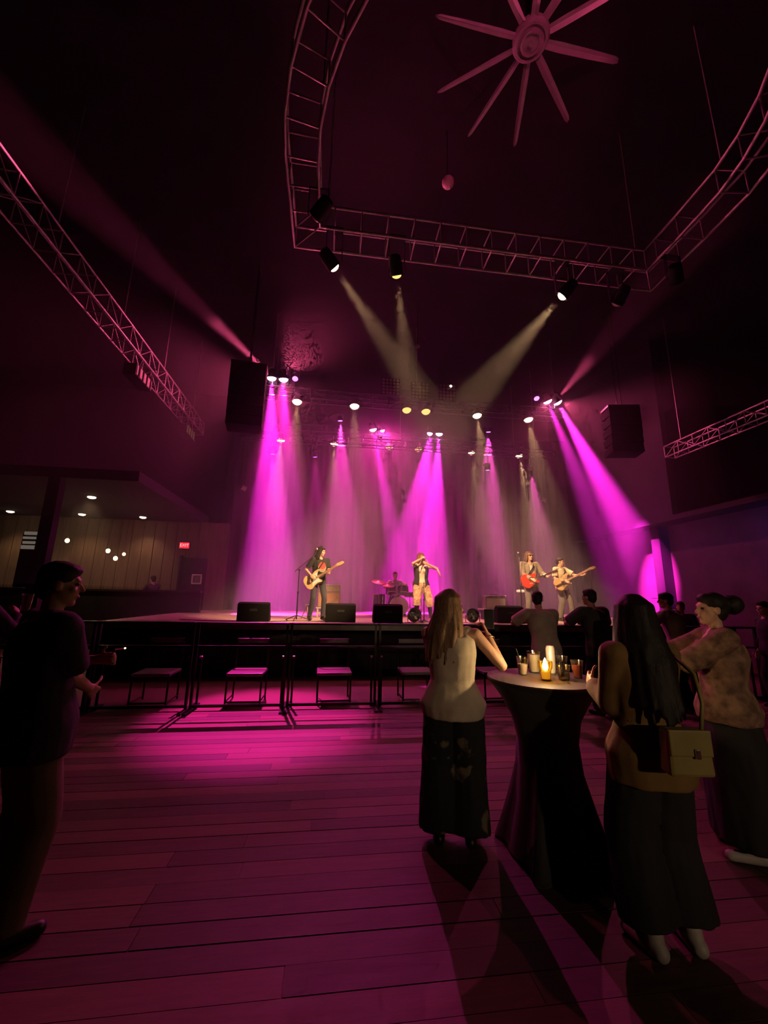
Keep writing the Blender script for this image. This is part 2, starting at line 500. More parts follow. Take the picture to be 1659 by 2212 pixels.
def led_par(loc, target, label, col, lens, energy=0, size=26, group='small LED pars', r=0.085, blend=0.6, pole=0.6):
    t = thing('led_par', label, 'stage light', loc, 0, group)
    d = (V(target) - V(loc)).normalized()
    M = dirM((0, 0, 0), d)
    MB().lathe([(0.04, -0.14), (0.08, -0.12), (r + 0.012, 0.0), (r + 0.012, 0.03), (r, 0.03), (r, 0.005)], 18).build('can', M_BLACK, t, smooth='auto', M=M)
    me = MB().ell((0, 0, 0), (0.017, 0.017, 0.012), n=8, m=6).mesh('diode'); me.materials.append(lens)
    for (q, k) in ((0, 1), (0.036, 6), (0.068, 12)):
        for i in range(k):
            a = 2 * pi * i / k
            inst('diode', me, t, M @ Matrix.Translation((q * cos(a), q * sin(a), 0.012)))
    for sx in (-1, 1):
        MB().box((sx * (r + 0.025), 0, 0.10), (0.01, 0.035, 0.24)).build('bracket', M_BLACK, t)
    MB().box((0, 0.1, 0.215), (2 * r + 0.06, 0.28, 0.014)).build('clamp', M_BLACK, t)
    py = 0.2 if loc[1] < 12 else (0.225 if loc[2] > 7 else -0.025)
    MB().cyl((0, py, 0.22), (0, py, pole), 0.014).build('pole', M_DARKMETAL, t)
    if energy: spot(t, d * 0.08, d, energy, col, size, blend)
    return t

E_HOT = emat('hot_pink_lens', (1.0, 0.42, 0.75), 14)
E_PINK = emat('pink_lens', (1.0, 0.22, 0.85), 6)
E_PURP = emat('purple_diode', (0.72, 0.12, 1.0), 7.0)
E_AMB = emat('amber_lens', (1.0, 0.72, 0.38), 9)
E_AMBD = emat('dim_amber_lens', (1.0, 0.62, 0.16), 1.6)

KM = 1.0     # common gain of the stage beams
def wash(tg, en, sz=120, c=ROSE): return (tg, en * KM, sz, c)
moving_head((-2.0, 11, 7.93), (-1.85, 12.4, 2.06), 'outer moving head of the left pair on the front truss', MAGENTA, E_HOT, energy=46000 * KM, size=19,
            extra=[((-3.84, 7.0, 7.95), 15000 * KM, 9, ROSE), wash((-8.0, 9.6, 5.0), 560, 100)])
moving_head((-1.66, 11, 7.92), (-1.2, 12.4, 2.1), 'inner moving head of the left pair on the front truss', MAGENTA, E_HOT, energy=15000 * KM, size=17,
            extra=[((-0.85, 6.1, 0), 12000 * KM, 21, (1.0, 0.02, 0.42)), wash((0.8, 6.0, 0.0), 480, 62), wash((0.5, 4.0, 1.0), 110), wash((0.2, 7.0, 8.2), 900, 60)])
moving_head((6.63, 11, 7.92), (8.95, 12, 3.37), 'inner moving head of the right pair on the front truss', MAGENTA, E_HOT, energy=22000 * KM, size=15, blend=0.9,
            extra=[wash((3.2, 5.8, 0.0), 480, 62), wash((4.0, 4.0, 1.0), 110)])
moving_head((6.97, 11, 7.91), (10.04, 12, 3.41), 'outer moving head of the right pair on the front truss', MAGENTA, E_HOT, energy=90000 * KM, size=16, blend=0.9,
            extra=[((6.16, 6.0, 7.89), 5000 * KM, 12, ROSE), wash((11.0, 9.0, 4.5), 420, 100)])
moving_head((1.31, 14, 7.86), (2.3, 15.0, 3.9), 'bright moving head on the rear truss left of centre', MAGENTA, E_HOT, energy=30000 * KM, size=12)
moving_head((1.66, 14, 7.85), (2.8, 15.0, 3.9), 'dimmer moving head beside the bright one on the rear truss', MAGENTA, E_PINK, energy=2500 * KM, size=12, r=0.1,
            extra=[wash((1.5, 11.0, 2.0), 2300, 130, (1.0, 0.05, 0.40))])
moving_head((3.53, 14, 7.86), (2.75, 14.7, 2.4), 'moving head on the rear truss just right of centre', MAGENTA, E_HOT, energy=30000 * KM, size=24, r=0.11,
            extra=[((2.5, 9.3, 1.05), 22000 * KM, 11, MAGENTA)])
moving_head((3.89, 14, 7.87), (3.8, 15.0, 2.9), 'brightest moving head on the rear truss right of centre', MAGENTA, E_HOT, energy=52000 * KM, size=19)
led_par((-1.32, 11, 7.91), (-1.2, 8.0, 3.0), 'purple LED par beside the left moving head pair', PURPLE, E_PURP, r=0.09, pole=-0.2)
led_par((6.28, 11, 7.93), (6.0, 8.0, 3.0), 'purple LED par beside the right moving head pair', PURPLE, E_PURP, r=0.09, pole=-0.2)
led_par((0.07, 13, 7.61), (0.45, 13.8, 2.19), 'purple LED par above the left guitar amplifier', PURPLE, E_PURP, 17000 * KM, 24, pole=-0.62)
led_par((5.46, 13, 7.59), (5.62, 13.8, 2.31), 'purple LED par above the red guitar player', PURPLE, E_PURP, 17000 * KM, 24, pole=-0.62)
led_par((7.0, 13, 6.21), (7.75, 13.8, 3.18), 'lowest right purple LED par above the bass player', PURPLE, E_PURP, 5000 * KM, 24, pole=0.55)
led_par((-2.12, 13, 6.24), (-1.87, 13.8, 2.13), 'lowest left purple LED par under the middle truss', PURPLE, E_PURP, 4000 * KM, 26, pole=0.55)
led_par((-0.72, 13, 6.23), (-0.38, 13.8, 2.17), 'faint purple LED par left of the drums under the middle truss', PURPLE, E_PURP, 1500 * KM, 24, r=0.075, pole=0.55)
led_par((5.37, 13, 6.13), (5.4, 13.5, 2.17), 'faint purple LED par right of the drums under the middle truss', PURPLE, E_PURP, 1000 * KM, 24, r=0.075, pole=0.55)
am = [(-1.23, (-1.1, 10.0, 1.0), 1100, 'leftmost'), (0.47, (0.6, 10.0, 1.0), 1100, 'second'), (2.07, None, 0, 'third, dimly glowing'), (2.67, None, 0, 'fourth, dimly glowing'), (4.31, (4.5, 10.0, 1.0), 1700, 'fifth'), (6.01, (6.2, 10.0, 1.0), 1800, 'rightmost')]
for x, tg, en, wd in am:
    par_can((x, 11.1, 7.23), tg or (x, 10.2, 4), wd + ' amber par can on the front truss, counted from the left', AMBER, E_AMB if en else E_AMBD, en * KM, 24, top=0.21)
am = [(-2.05, (-1.9, 12.9, 1.0), 1600, 'leftmost'), (-0.11, (0.1, 12.9, 1.0), 1600, 'second'), (1.97, None, 0, 'third, dimly glowing'), (3.09, None, 0, 'fourth, dimly glowing'), (5.21, (5.3, 12.9, 1.0), 1200, 'fifth'), (7.15, (7.5, 12.9, 1.0), 3000, 'rightmost')]
for x, tg, en, wd in am:
    par_can((x, 14.1, 7.17), tg or (x, 13.0, 4), wd + ' amber par can on the rear truss, counted from the left', AMBER, E_AMB if en else E_AMBD, en * KM, 24, top=0.21)
# front lamps hung from the D-shaped truss
par_can((-0.18, 5.29, 6.6), (5.8, 10.2, 2.0), 'left warm lamp hanging from the D-shaped truss', AMBER, E_AMB, 7500 * KM, 18, group='front lamps', r=0.09, top=0.62, cl=-0.1)
par_can((0.81, 5.29, 6.6), (2.5, 9.7, 1.6), 'middle warm lamp hanging from the D-shaped truss', AMBER, E_AMBD, 4500 * KM, 20, group='front lamps', r=0.09, top=0.62, cl=-0.1)
par_can((3.64, 5.32, 6.6), (-0.6, 9.9, 1.7), 'right warm lamp hanging from the D-shaped truss', AMBER, E_AMB, 7500 * KM, 23, group='front lamps', r=0.09, top=0.62, cl=-0.1)
# added warm fill lamp, unseen behind the viewer, brightening the nearest guests
hl = thing('fill_lamp', 'added unseen warm fill lamp hanging at the back of the hall', 'lamp', (3.2, -6.2, 3.0))
MB().lathe([(0.05, 0.10), (0.10, 0.06), (0.16, -0.06), (0.15, -0.06), (0.09, 0.04), (0.04, 0.08)], 20).build('shade', M_BLACK, hl, smooth='auto')
MB().cyl((0, 0, 0.1), (0, 0, RZ - 3.0), 0.006).build('cord', M_BLACK, hl)
spot(hl, (0, 0.1, -0.10), V((2.3, 4, 1.2)) - V((3.2, -6.2, 3.0)), 540, (1.0, 0.68, 0.42), 30, 1.0, 0.12)

# added pink uplight, out of view on the D-shaped truss, brightening the ceiling fan
up_ = led_par((2.38, 1.35, 7.72), (2.42, 3.75, 9.2), 'added unseen pink uplight on the near curve of the D-shaped truss', ROSE, E_PURP, 140, 60, group=None, pole=-0.1)

# blinder panels
E_BL = mat('blinder_bulb', (0.75, 0.6, 0.55), 0.25, 0.3)
bl_me = MB().lathe([(0.012, -0.03), (0.03, -0.02), (0.043, 0.0), (0.036, 0.004), (0.012, -0.012)], 12).mesh('lamp'); bl_me.materials.append(mat('blinder_lamp', (0.9, 0.75, 0.7), 0.3, 0.6, var=0.1))
bl_on = bl_me.copy(); bl_on.materials.clear(); bl_on.materials.append(emat('lit_blinder_lamp', (1, 0.7, 0.5), 5))
for x, z, lb in ((1.55, 7.91, 'left of the three'), (2.47, 7.86, 'middle of the three'), (3.34, 7.88, 'right of the three, one lamp glowing,')):
    t = thing('blinder_panel', lb + ' square 25-lamp blinder panels on the front truss', 'stage light', (x, 11.0, z), 0, 'blinder panels')
    MB().box((0, 0.06, 0), (0.56, 0.1, 0.56)).build('housing', M_BLACK, t, bevel=0.008)
    MB().box((0, 0.17, -0.2), (0.2, 0.16, 0.05)).build('bracket', M_DARKMETAL, t)
    for i in range(5):
        for j in range(5):
            lit = (x > 3 and j == 4 and i in (3,))
            inst('lamp', bl_on if lit else bl_me, t, Matrix.Translation((-0.216 + 0.108 * i, -0.002, -0.216 + 0.108 * j)) @ Matrix.Rotation(pi / 2, 4, 'X'))

# ------------------------------------------------------------------ haze over the stage, thinner over the floor
def haze(name, x0, x1, y0, y1, z0, z1, dens, label):
    o = MB().box(((x0 + x1) / 2, (y0 + y1) / 2, (z0 + z1) / 2), (x1 - x0, y1 - y0, z1 - z0)).build(name, None)
    hm = bpy.data.materials.new(name); hm.use_nodes = True
    nt = hm.node_tree; nt.nodes.clear()
    out = nt.nodes.new('ShaderNodeOutputMaterial'); v = nt.nodes.new('ShaderNodeVolumeScatter')
    v.inputs['Color'].default_value = (1, 0.95, 0.95, 1); v.inputs['Density'].default_value = dens; v.inputs['Anisotropy'].default_value = 0.0
    nt.links.new(v.outputs['Volume'], out.inputs['Volume'])
    o.data.materials.append(hm)
    o['kind'] = 'stuff'; o['label'] = label; o['category'] = 'haze'
    return o
haze('stage_haze', -4.5, 10.15, 8.72, 15.72, SZ + 0.01, 9.9, HAZE_DENSITY, 'thick theatrical haze hanging over the stage')
haze('side_haze', -9.5, -4.51, 8.72, 12.85, 1.75, 9.9, HAZE_DENSITY * 0.6, 'thin theatrical haze spreading left of the stage')
haze('floor_haze', -9.5, 10.15, 4.4, 8.715, 3.0, 9.9, HAZE_DENSITY * 0.15, 'thin theatrical haze drifting out over the dance floor')

# ------------------------------------------------------------------ bar area at the left
M_BROWN = mat('brown_boards', (0.16, 0.10, 0.065), 0.7, var=0.3, scale=2, stretch=(8, 1, 0.5), bump=0.1)
M_WHITE = mat('white_paint', (0.85, 0.80, 0.76), 0.6, var=0.08)
M_PALE = mat('pale_board', (0.55, 0.48, 0.42), 0.7, var=0.15, scale=14)
slab('floor_bar', RX0, -4.6, 13.1, 15.25, 0.0, 0.75, M_BLACK, 'raised floor of the bar area behind the half wall', 'floor')
slab('ceiling_bar', RX0, -4.65, 9.8, 15.4, 4.2, 4.45, M_CEIL, 'low dark ceiling with downlights over the bar area', 'ceiling')
wb = slab('wall_bar', RX0, -4.52, 15.25, 15.45, 0.75, 4.2, M_BROWN, 'warm lit board wall at the back of the bar area', 'wall')
bme = MB().box((0, 0, 0), (0.36, 0.03, 3.40)).mesh('board'); bme.materials.append(M_BROWN)
for k in range(24):
    inst('board', bme, wb, Matrix.Translation((-13.8 + k * 0.38, 15.235 - 0.006 * (k % 2), 2.47)))
slab('wall_half', RX0, -4.6, 12.95, 13.1, 0.0, 1.64, M_WALL, 'dark half wall in front of the bar area', 'wall')
slab('trim_1', RX0, -3.9, 12.88, 13.16, 1.64, 1.70, mat('ledge', (0.05, 0.035, 0.035), 0.4), 'dark ledge on top of the half wall', 'ledge')
slab('wall_half_stage', -4.6, -3.9, 12.95, 13.1, SZ, 1.64, M_WALL, 'end of the dark half wall standing on the stage edge', 'wall')
slab('wall_bar_end', -4.52, -3.85, 15.25, 15.45, SZ, 4.2, M_BROWN, 'stage side end of the board wall', 'wall')
slab('wall_wing', -3.95, -3.85, 15.45, 17.0, SZ, 8.0, M_WALL, 'dark wing wall between bar area and drapes', 'wall')
slab('trim_2', -6.56, -6.3, 9.75, 9.95, 0.0, 4.2, M_WALL, 'square dark pillar at the front of the bar area', 'pillar')
# doorway with framed notice
d1 = thing('door_1', 'dark door with white framed notice in the bar wall', 'door', (-4.9, 15.15, 0.75))
d1['kind'] = 'structure'
MB().box((0, 0.02, 1.06), (0.86, 0.05, 2.12)).build('door_leaf', M_DARKMETAL, d1, bevel=0.006)
MB().box((-0.47, 0.02, 1.1), (0.08, 0.1, 2.2)).build('door_frame', M_BLACK, d1)
nt_ = thing('framed_notice', 'small white framed notice hung on the dark door', 'sign', (-4.74, 15.085, 2.12))
for (c, s_) in (((0, 0, 0.15), (0.34, 0.02, 0.05)), ((0, 0, -0.15), (0.34, 0.02, 0.05)), ((-0.15, 0, 0), (0.05, 0.02, 0.25)), ((0.15, 0, 0), (0.05, 0.02, 0.25))):
    MB().box(c, s_).build('frame_bar', emat('notice_frame_white', (0.75, 0.6, 0.55), 0.0) if False else M_WHITE, nt_)
MB().box((0, 0.005, 0), (0.25, 0.01, 0.25)).build('sheet', mat('notice_sheet', (0.12, 0.10, 0.09), 0.6, var=0.5, scale=30), nt_)
for k in range(4):
    MB().box((random.uniform(-0.02, 0.02), -0.003, 0.07 - 0.045 * k), (0.15, 0.004, 0.014)).build('print_line', M_PALE, nt_)
# exit sign
def text_mesh(s, size, depth):
    c = bpy.data.curves.new('lettering', 'FONT'); c.body = s; c.size = size; c.extrude = depth; c.align_x = 'CENTER'; c.align_y = 'CENTER'
    o = bpy.data.objects.new('lettering', c); COL.objects.link(o)
    dg = bpy.context.evaluated_depsgraph_get()
    me = bpy.data.meshes.new_from_object(o.evaluated_get(dg))
    bpy.data.objects.remove(o)
    return me
ex = thing('exit_sign', 'glowing red exit sign on the bar wall', 'sign', (-5.3, 15.12, 3.31))
MB().box((0, 0.03, 0), (0.36, 0.06, 0.24)).build('housing', M_BLACK, ex, bevel=0.006)
MB().box((0, -0.003, 0), (0.33, 0.006, 0.21)).build('panel', emat('exit_red', (1.0, 0.02, 0.04), 1.6), ex)
me = text_mesh('EXIT', 0.15, 0.004)
link_mesh('lettering', me, emat('exit_letters', (1.0, 0.35, 0.35), 2.0), ex, M=Matrix.Translation((0, -0.012, 0)) @ Matrix.Rotation(pi / 2, 4, 'X'))
# sign board beside the pillar; strip emission stands in for light falling on it
sb = thing('sign_board', 'tall dark menu board with four pale strips, glow added, beside the pillar', 'sign', (-6.72, 9.80, 1.68))
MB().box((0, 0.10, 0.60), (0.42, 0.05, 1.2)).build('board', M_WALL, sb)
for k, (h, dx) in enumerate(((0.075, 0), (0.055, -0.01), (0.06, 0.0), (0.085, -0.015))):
    MB().box((0.02 + dx, 0.065, 1.20 - k * 0.105), (0.40, 0.02, h)).build('strip', emat('menu_strip_added_glow', (0.55, 0.45, 0.36), 0.28, 0.5), sb, bevel=0.004)
# lamps of the bar area
E_BULB = emat('warm_bulb', (1.0, 0.62, 0.22), 14)
E_DOWN = emat('downlight_disc', (1.0, 0.80, 0.5), 9)
for (x, y, z, lb) in ((-8.2, 13.5, 3.16, 'leftmost pendant bulb, alone near the pillar'), (-6.98, 13.5, 2.88, 'left bulb of the three pendants over the bar'), (-6.73, 13.5, 2.65, 'lowest bulb of the three pendants over the bar'), (-6.5, 13.5, 2.79, 'right and smallest bulb of the three pendants over the bar')):
    t = thing('pendant_lamp', lb, 'lamp', (x, y, z), 0, 'pendant bulbs in the bar')
    r = 0.045 if 'small' in lb else 0.06
    MB().ell((0, 0, 0), (r, r, r * 1.15), n=12, m=8).build('bulb', E_BULB, t, smooth=True)
    MB().cyl((0, 0, r), (0, 0, r + 0.07), 0.022, 0.018).build('socket', M_BLACK, t)
    MB().cyl((0, 0, r + 0.07), (0, 0, 4.2 - z), 0.004, n=6).build('cord', M_BLACK, t)
    l = bpy.data.lights.new('glow', 'POINT'); l.energy = 3.5; l.color = WARM; l.shadow_soft_size = 0.08
    o = bpy.data.objects.new('glow', l); COL.objects.link(o); o.parent = t; o.location = (0, -0.15, 0)
for (x, y, lb) in ((-10.7, 14.5, 'far left downlight in the low bar ceiling'), (-6.7, 11.72, 'nearest downlight in the low bar ceiling'), (-8.5, 14.5, 'middle downlight at the back of the bar ceiling'), (-6.6, 14.6, 'right downlight at the back of the bar ceiling')):
    t = thing('downlight', lb, 'lamp', (x, y, 4.2), 0, 'downlights of the bar')
    MB().lathe([(0.15, 0.0), (0.155, -0.012), (0.12, -0.014), (0.11, -0.002)], 20).build('rim', M_DARKMETAL, t, smooth='auto')
    MB().lathe([(0.10, -0.003), (0.10, -0.03), (0.06, -0.05), (0.01, -0.055)], 20).build('lens', E_DOWN, t, smooth=True)
    spot(t, (0, 0, -0.10), (0, 0, -1), 55, WARM, 110, 0.8, 0.06)

# ------------------------------------------------------------------ right side of the hall
slab('wall_soffit', 10.2, 10.4, 10.6, 17.0, 4.2, RZ, M_WALL, 'upper dark wall right of the stage above the soffit', 'wall')
slab('ceiling_soffit', 10.2, 15.0, 5.0, 17.0, 4.05, 4.2, M_WALL, 'low soffit at the right of the stage', 'ceiling')
slab('wall_recess', 10.9, 11.0, 5.0, 17.0, 0.0, 4.05, mat('mauve_wall', (0.09, 0.06, 0.06), 0.8, var=0.2, scale=2), 'lower wall under the right soffit', 'wall')
slab('trim_3', 10.55, 10.9, 11.6, 11.95, 0.0, 4.05, M_WALL, 'dark pilaster under the right soffit', 'pillar')
bl = thing('blue_lamp', 'blue wash lamp at the far right under the soffit', 'stage light', (10.45, 5.4, 3.8), 0)
bd = V((0.45, 3.2, -0.6))
MB().lathe([(0.04, -0.16), (0.09, -0.12), (0.11, 0.02), (0.10, 0.02), (0.09, 0)], 16).build('can', M_BLACK, bl, smooth='auto', M=dirM((0, 0, 0), bd))
MB().lathe([(0.01, 0.02), (0.08, 0.01), (0.09, 0.0)], 16).build('lens', emat('blue_lens', (0.1, 0.2, 1.0), 3), bl, smooth=True, M=dirM((0, 0, 0), bd))
MB().cyl((0, 0, 0), (0, 0, 0.26), 0.015).build('stem', M_BLACK, bl)
spot(bl, bd.normalized() * 0.12, bd, 420, (0.06, 0.10, 1.0), 50, 1.0)

# ------------------------------------------------------------------ loudspeakers hung beside the stage
M_CAB = mat('speaker_cabinet', (0.006, 0.0055, 0.0055), 0.9, var=0.2, bump=0.15, bscale=90, spec=0.08)
M_GRILL = mat('speaker_grille', (0.012, 0.012, 0.012), 0.8, 0.2, var=0.4, scale=120, spec=0.15)
def line_array(x, y, ztop, n, label, toe):
    t = thing('line_array', label, 'loudspeaker', (x, y, ztop), toe, 'hung loudspeakers')
    z = 0.0; yy = 0.0; a = 0.0
    for k in range(n):
        a = radians(1.5 * k)
        M = Matrix.Translation((0, yy, z)) @ Matrix.Rotation(-a, 4, 'X')
        c = MB()
        c.prism([(-0.25, 0), (0.24, 0.03), (0.24, 0.23), (-0.25, 0.265)], -0.42, 0.42, M @ Matrix(((0, 0, 1, 0), (1, 0, 0, 0), (0, -1, 0, 0), (0, 0, 0, 1))))
        cab = c.build('cabinet', M_CAB, t, bevel=0.008)
        g = MB().box((0, -0.256, -0.133), (0.80, 0.014, 0.235), M)
        g.build('grille', M_GRILL, cab)
        z -= 0.272 * cos(a); yy += 0.268 * sin(a)
    MB().box((0, 0, 0.05), (0.86, 0.45, 0.06)).build('flying_frame', M_DARKMETAL, t)
    for sy in (-0.12, 0.12):
        MB().cyl((0, sy, 0.08), (0, sy, RZ - ztop), 0.012).build('chain', M_DARKMETAL, t)
    return t
line_array(-2.28, 9.5, 7.2, 6, 'black loudspeaker stack hung left of the stage', 0.12)
line_array(8.0, 9.6, 6.95, 5, 'black loudspeaker stack hung right of the stage', -0.2)

# ------------------------------------------------------------------ ceiling fan and small round things overhead
fan = thing('ceiling_fan', 'large ten-bladed ceiling fan above the D-shaped truss', 'fan', (2.42, 3.75, 9.2))
M_BLADE = mat('fan_blade', (0.42, 0.36, 0.36), 0.5, 0.3, var=0.1)
bm_ = MB()
R_ = []
for rr, wd, zz in ((0.24, 0.045, 0.0), (0.45, 0.05, 0.004), (0.9, 0.045, 0.012), (1.3, 0.035, 0.02), (1.36, 0.015, 0.022)):
    R_.append([V((rr, -wd, zz + 0.018)), V((rr, 0, zz + 0.024)), V((rr, wd, zz - 0.012)), V((rr, wd, zz - 0.018)), V((rr, 0, zz + 0.016)), V((rr, -wd, zz + 0.012))])
bm_.rings(R_)
bme = bm_.mesh('blade'); bme.materials.append(M_BLADE)
for k in range(10):
    inst('blade', bme, fan, Matrix.Rotation(2 * pi * k / 10 + 0.03, 4, 'Z'))
MB().lathe([(0.235, -0.02), (0.25, 0.0), (0.25, 0.05), (0.16, 0.09), (0.10, 0.10)], 32).build('hub', M_BLADE, fan, smooth='auto')
MB().lathe([(0.235, -0.022), (0.22, -0.05), (0.19, -0.055), (0.185, -0.03)], 32).build('hub_ring', M_BLADE, fan, smooth='auto')
MB().lathe([(0.15, -0.02), (0.14, -0.07), (0.115, -0.072), (0.11, -0.04), (0.03, -0.045), (0.025, -0.075), (0.002, -0.08)], 32).build('hub_cap', M_BLADE, fan, smooth='auto')
MB().cyl((0, 0, 0.08), (0, 0, 1.0), 0.04).build('down_rod', M_DARKMETAL, fan)
gl = thing('globe_lamp', 'small unlit round globe hanging beyond the fan', 'lamp', (1.79, 5.64, 9.0))
MB().ell((0, 0, 0), (0.11, 0.11, 0.11)).build('globe', mat('globe_glass', (0.8, 0.55, 0.55), 0.4), gl, smooth=True)
MB().cyl((0, 0, 0.1), (0, 0, 1.2), 0.008).build('stem', M_DARKMETAL, gl)
ws = thing('warning_sensor', 'small round sensor hanging above the front lighting truss', 'sensor', (1.95, 9.0, 7.98))
MB().lathe([(0.03, -0.03), (0.06, -0.02), (0.07, 0.01), (0.03, 0.02)], 16).build('body', M_PALE, ws, smooth=True, M=Matrix.Rotation(pi / 2, 4, 'X'))
MB().cyl((0, 0, 0.03), (0, 0, RZ - 7.98), 0.006).build('stem', M_DARKMETAL, ws)
for (x, z, lb) in ((-2.94, 4.99, 'small pale square reflector board hanging at stage left'), (7.44, 5.11, 'small pale square reflector board hanging at stage right')):
    t = thing('reflector_board', lb, 'board', (x, 13.0, z), 0.2)
    MB().box((0, 0, 0), (0.15, 0.02, 0.15)).build('panel', M_PALE, t, bevel=0.004, M=Matrix.Rotation(0.4, 4, 'Y'))
    MB().cyl((0, 0, 0.05), (0, -0.025, 6.76 - z), 0.005).build('wire', M_DARKMETAL, t)
# lamps on the D-shaped truss corners, switched off
for (x, y, z, lb, tg) in ((-0.40, 4.62, 6.75, 'switched off lamp at the left corner of the D-shaped truss', (-3, 8, 5)), (5.35, 4.9, 6.75, 'switched off lamp at the right corner of the D-shaped truss', (8, 8, 5)), (4.65, 5.35, 6.62, 'switched off lamp at the stage end of the D-shaped truss', (4, 9, 4))):
    t = par_can((x, y, z), tg, lb, AMBER, mat('dead_lens', (0.5, 0.4, 0.4), 0.2, 0.4), 0, group='front lamps', r=0.1, top=0.47 if y < 5.2 else 0.6, cl=0.06 if y < 5.2 else -0.1)

# barred floodlights hung under the long side truss
for (y, lb, em) in ((9.75, 'unlit barred floodlight under the middle of the long side truss', None), (13.2, 'dim warm barred floodlight under the stage end of the long side truss', emat('warm_flood_panel', (1.0, 0.55, 0.25), 0.10, 0.6))):
    t = thing('barred_floodlight', lb, 'lamp', (-5.0, y, 6.86), 0, 'floodlights on the long side truss')
    MB().box((0, 0, 0), (0.30, 0.85, 0.30)).build('housing', M_DARKMETAL, t, bevel=0.01)
    MB().box((0.153, 0, 0), (0.01, 0.78, 0.24)).build('panel', em or M_PALE, t)
    for k in range(4):
        MB().box((0.175, -0.30 + 0.2 * k, 0), (0.02, 0.025, 0.28)).build('guard_bar', M_BLACK, t)
    for sy in (-0.3, 0.3):
        for sx in (-0.14, 0.14):
            MB().cyl((sx, sy, 0.12), (sx * 1.42, sy, 0.345), 0.012).build('hanger', M_DARKMETAL, t)

# ------------------------------------------------------------------ crowd rail and chairs in the pit
M_RAIL = mat('rail_black_steel', (0.022, 0.02, 0.021), 0.38, 0.6, var=0.2)
PW = 1.33
rails = {}
def barrier(i):
    x0 = -4.57 + PW * i
    lb = ['black crowd rail section at the far left end', 'black crowd rail section second from the left end', 'black crowd rail section in front of the left monitor', 'black crowd rail section in front of the black shirt guitarist', 'black crowd rail section in front of the centre monitors', 'black crowd rail section behind the woman in cream top', 'black crowd rail section under the leaning man in grey shirt', 'black crowd rail section under the man in black shirt', 'black crowd rail section under the man in the cap', 'black crowd rail section at the far right end'][i]
    t = thing('crowd_rail', lb, 'barrier', (x0, 6.33, 0), 0, 'crowd rail sections')
    for x in (0.032, PW - 0.032):
        MB().box((x, 0, 0.6), (0.032, 0.045, 1.18)).build('post', M_RAIL, t)
        MB().box((x, 0.05, 0.012), (0.05, 0.62, 0.024)).build('foot', M_RAIL, t)
    for x in (0.075, PW - 0.075):
        p = MB().box((x, 0.12, 0.35), (0.028, 0.028, 0.70)).build('brace_post', M_RAIL, t)
        MB().box((x, 0.12, 0.70), (0.045, 0.045, 0.03)).build('cap', M_CHROME, p, bevel=0.006)
    MB().box((PW / 2, 0, 1.19), (PW - 0.01, 0.13, 0.03)).build('top_ledge', M_RAIL, t, bevel=0.006)
    MB().box((PW / 2, 0.0, 0.86), (PW - 0.03, 0.03, 0.03)).build('middle_bar', M_RAIL, t)
    MB().box((PW / 2, 0.0, 0.06), (PW - 0.03, 0.035, 0.035)).build('bottom_bar', M_RAIL, t)
for i in range(10): barrier(i)
M_SEAT = mat('chair_vinyl', (0.14, 0.12, 0.13), 0.35, var=0.15)
def chair(x, y, label, rz=0.0):
    t = thing('pit_chair', label, 'chair', (x, y, 0), rz, 'chairs in the pit')
    w, d = 0.25, 0.24
    MB().box((0, 0, 0.43), (0.54, 0.50, 0.045)).build('seat', M_SEAT, t, bevel=0.015)
    for sx in (-1, 1):
        MB().cyl((sx * w, -d, 0.0), (sx * w, -d + 0.01, 0.42), 0.014).build('leg', M_RAIL, t)
        MB().cyl((sx * w, d, 0.0), (sx * w, d + 0.03, 0.9), 0.014).build('leg', M_RAIL, t)
        MB().cyl((sx * w, -d, 0.05), (sx * w, d, 0.05), 0.010).build('side_runner', M_RAIL, t)
    MB().cyl((-w, -d, 0.05), (w, -d, 0.05), 0.012).build('stretcher', M_RAIL, t)
    MB().box((0, d + 0.03, 0.87), (0.50, 0.02, 0.07)).build('back_rail', M_SEAT, t, bevel=0.006)
    return t
for k, lb in enumerate(('leftmost dark pit chair behind the crowd rail', 'pit chair with glowing pink seat, second from left', 'pit chair with shadow striped seat, third from left', 'pit chair partly hidden by the woman in cream top', 'pit chair hidden behind the cocktail table')):
    chair(-2.55 + PW * k, 6.80, lb, (0.02, -0.01, 0.03, 0.0, 0.02)[k])

# ------------------------------------------------------------------ gear on the stage
def wedge(x, y, label, rz=0.0, w=0.64):
    t = thing('floor_monitor', label, 'loudspeaker', (x, y, SZ), rz, 'floor monitors')
    prof = [(-0.20, 0), (0.26, 0), (0.26, 0.10), (-0.06, 0.40), (-0.20, 0.37)]
    M = Matrix(((0, 0, 1, 0), (1, 0, 0, 0), (0, 1, 0, 0), (0, 0, 0, 1)))
    MB().prism(prof, -w / 2, w / 2, M).build('cabinet', M_CAB, t, bevel=0.012)
    d = (V((0, 0.26, 0.10)) + V((0, -0.06, 0.40))) / 2
    g = MB().box((0, 0, 0), (w - 0.06, 0.42, 0.012))
    g.build('grille', M_GRILL, t, M=Matrix.Translation((0, 0.107, 0.257)) @ Matrix.Rotation(-atan2(0.30, 0.32), 4, 'X'))
    MB().box((0, -0.203, 0.24), (0.16, 0.01, 0.05)).build('handle', M_BLACK, t, bevel=0.004)
    return t
wedge(-1.62, 9.2, 'black floor monitor at the left end of the stage front', 0.05, 0.66)
wedge(0.24, 9.22, 'black floor monitor right of the black shirt guitarist', 0.0, 0.66)
wedge(1.28, 9.1, 'black floor monitor left of the singer', -0.03, 0.64)
wedge(4.28, 9.5, 'black floor monitor in front of the red guitar player', 0.02, 0.66)

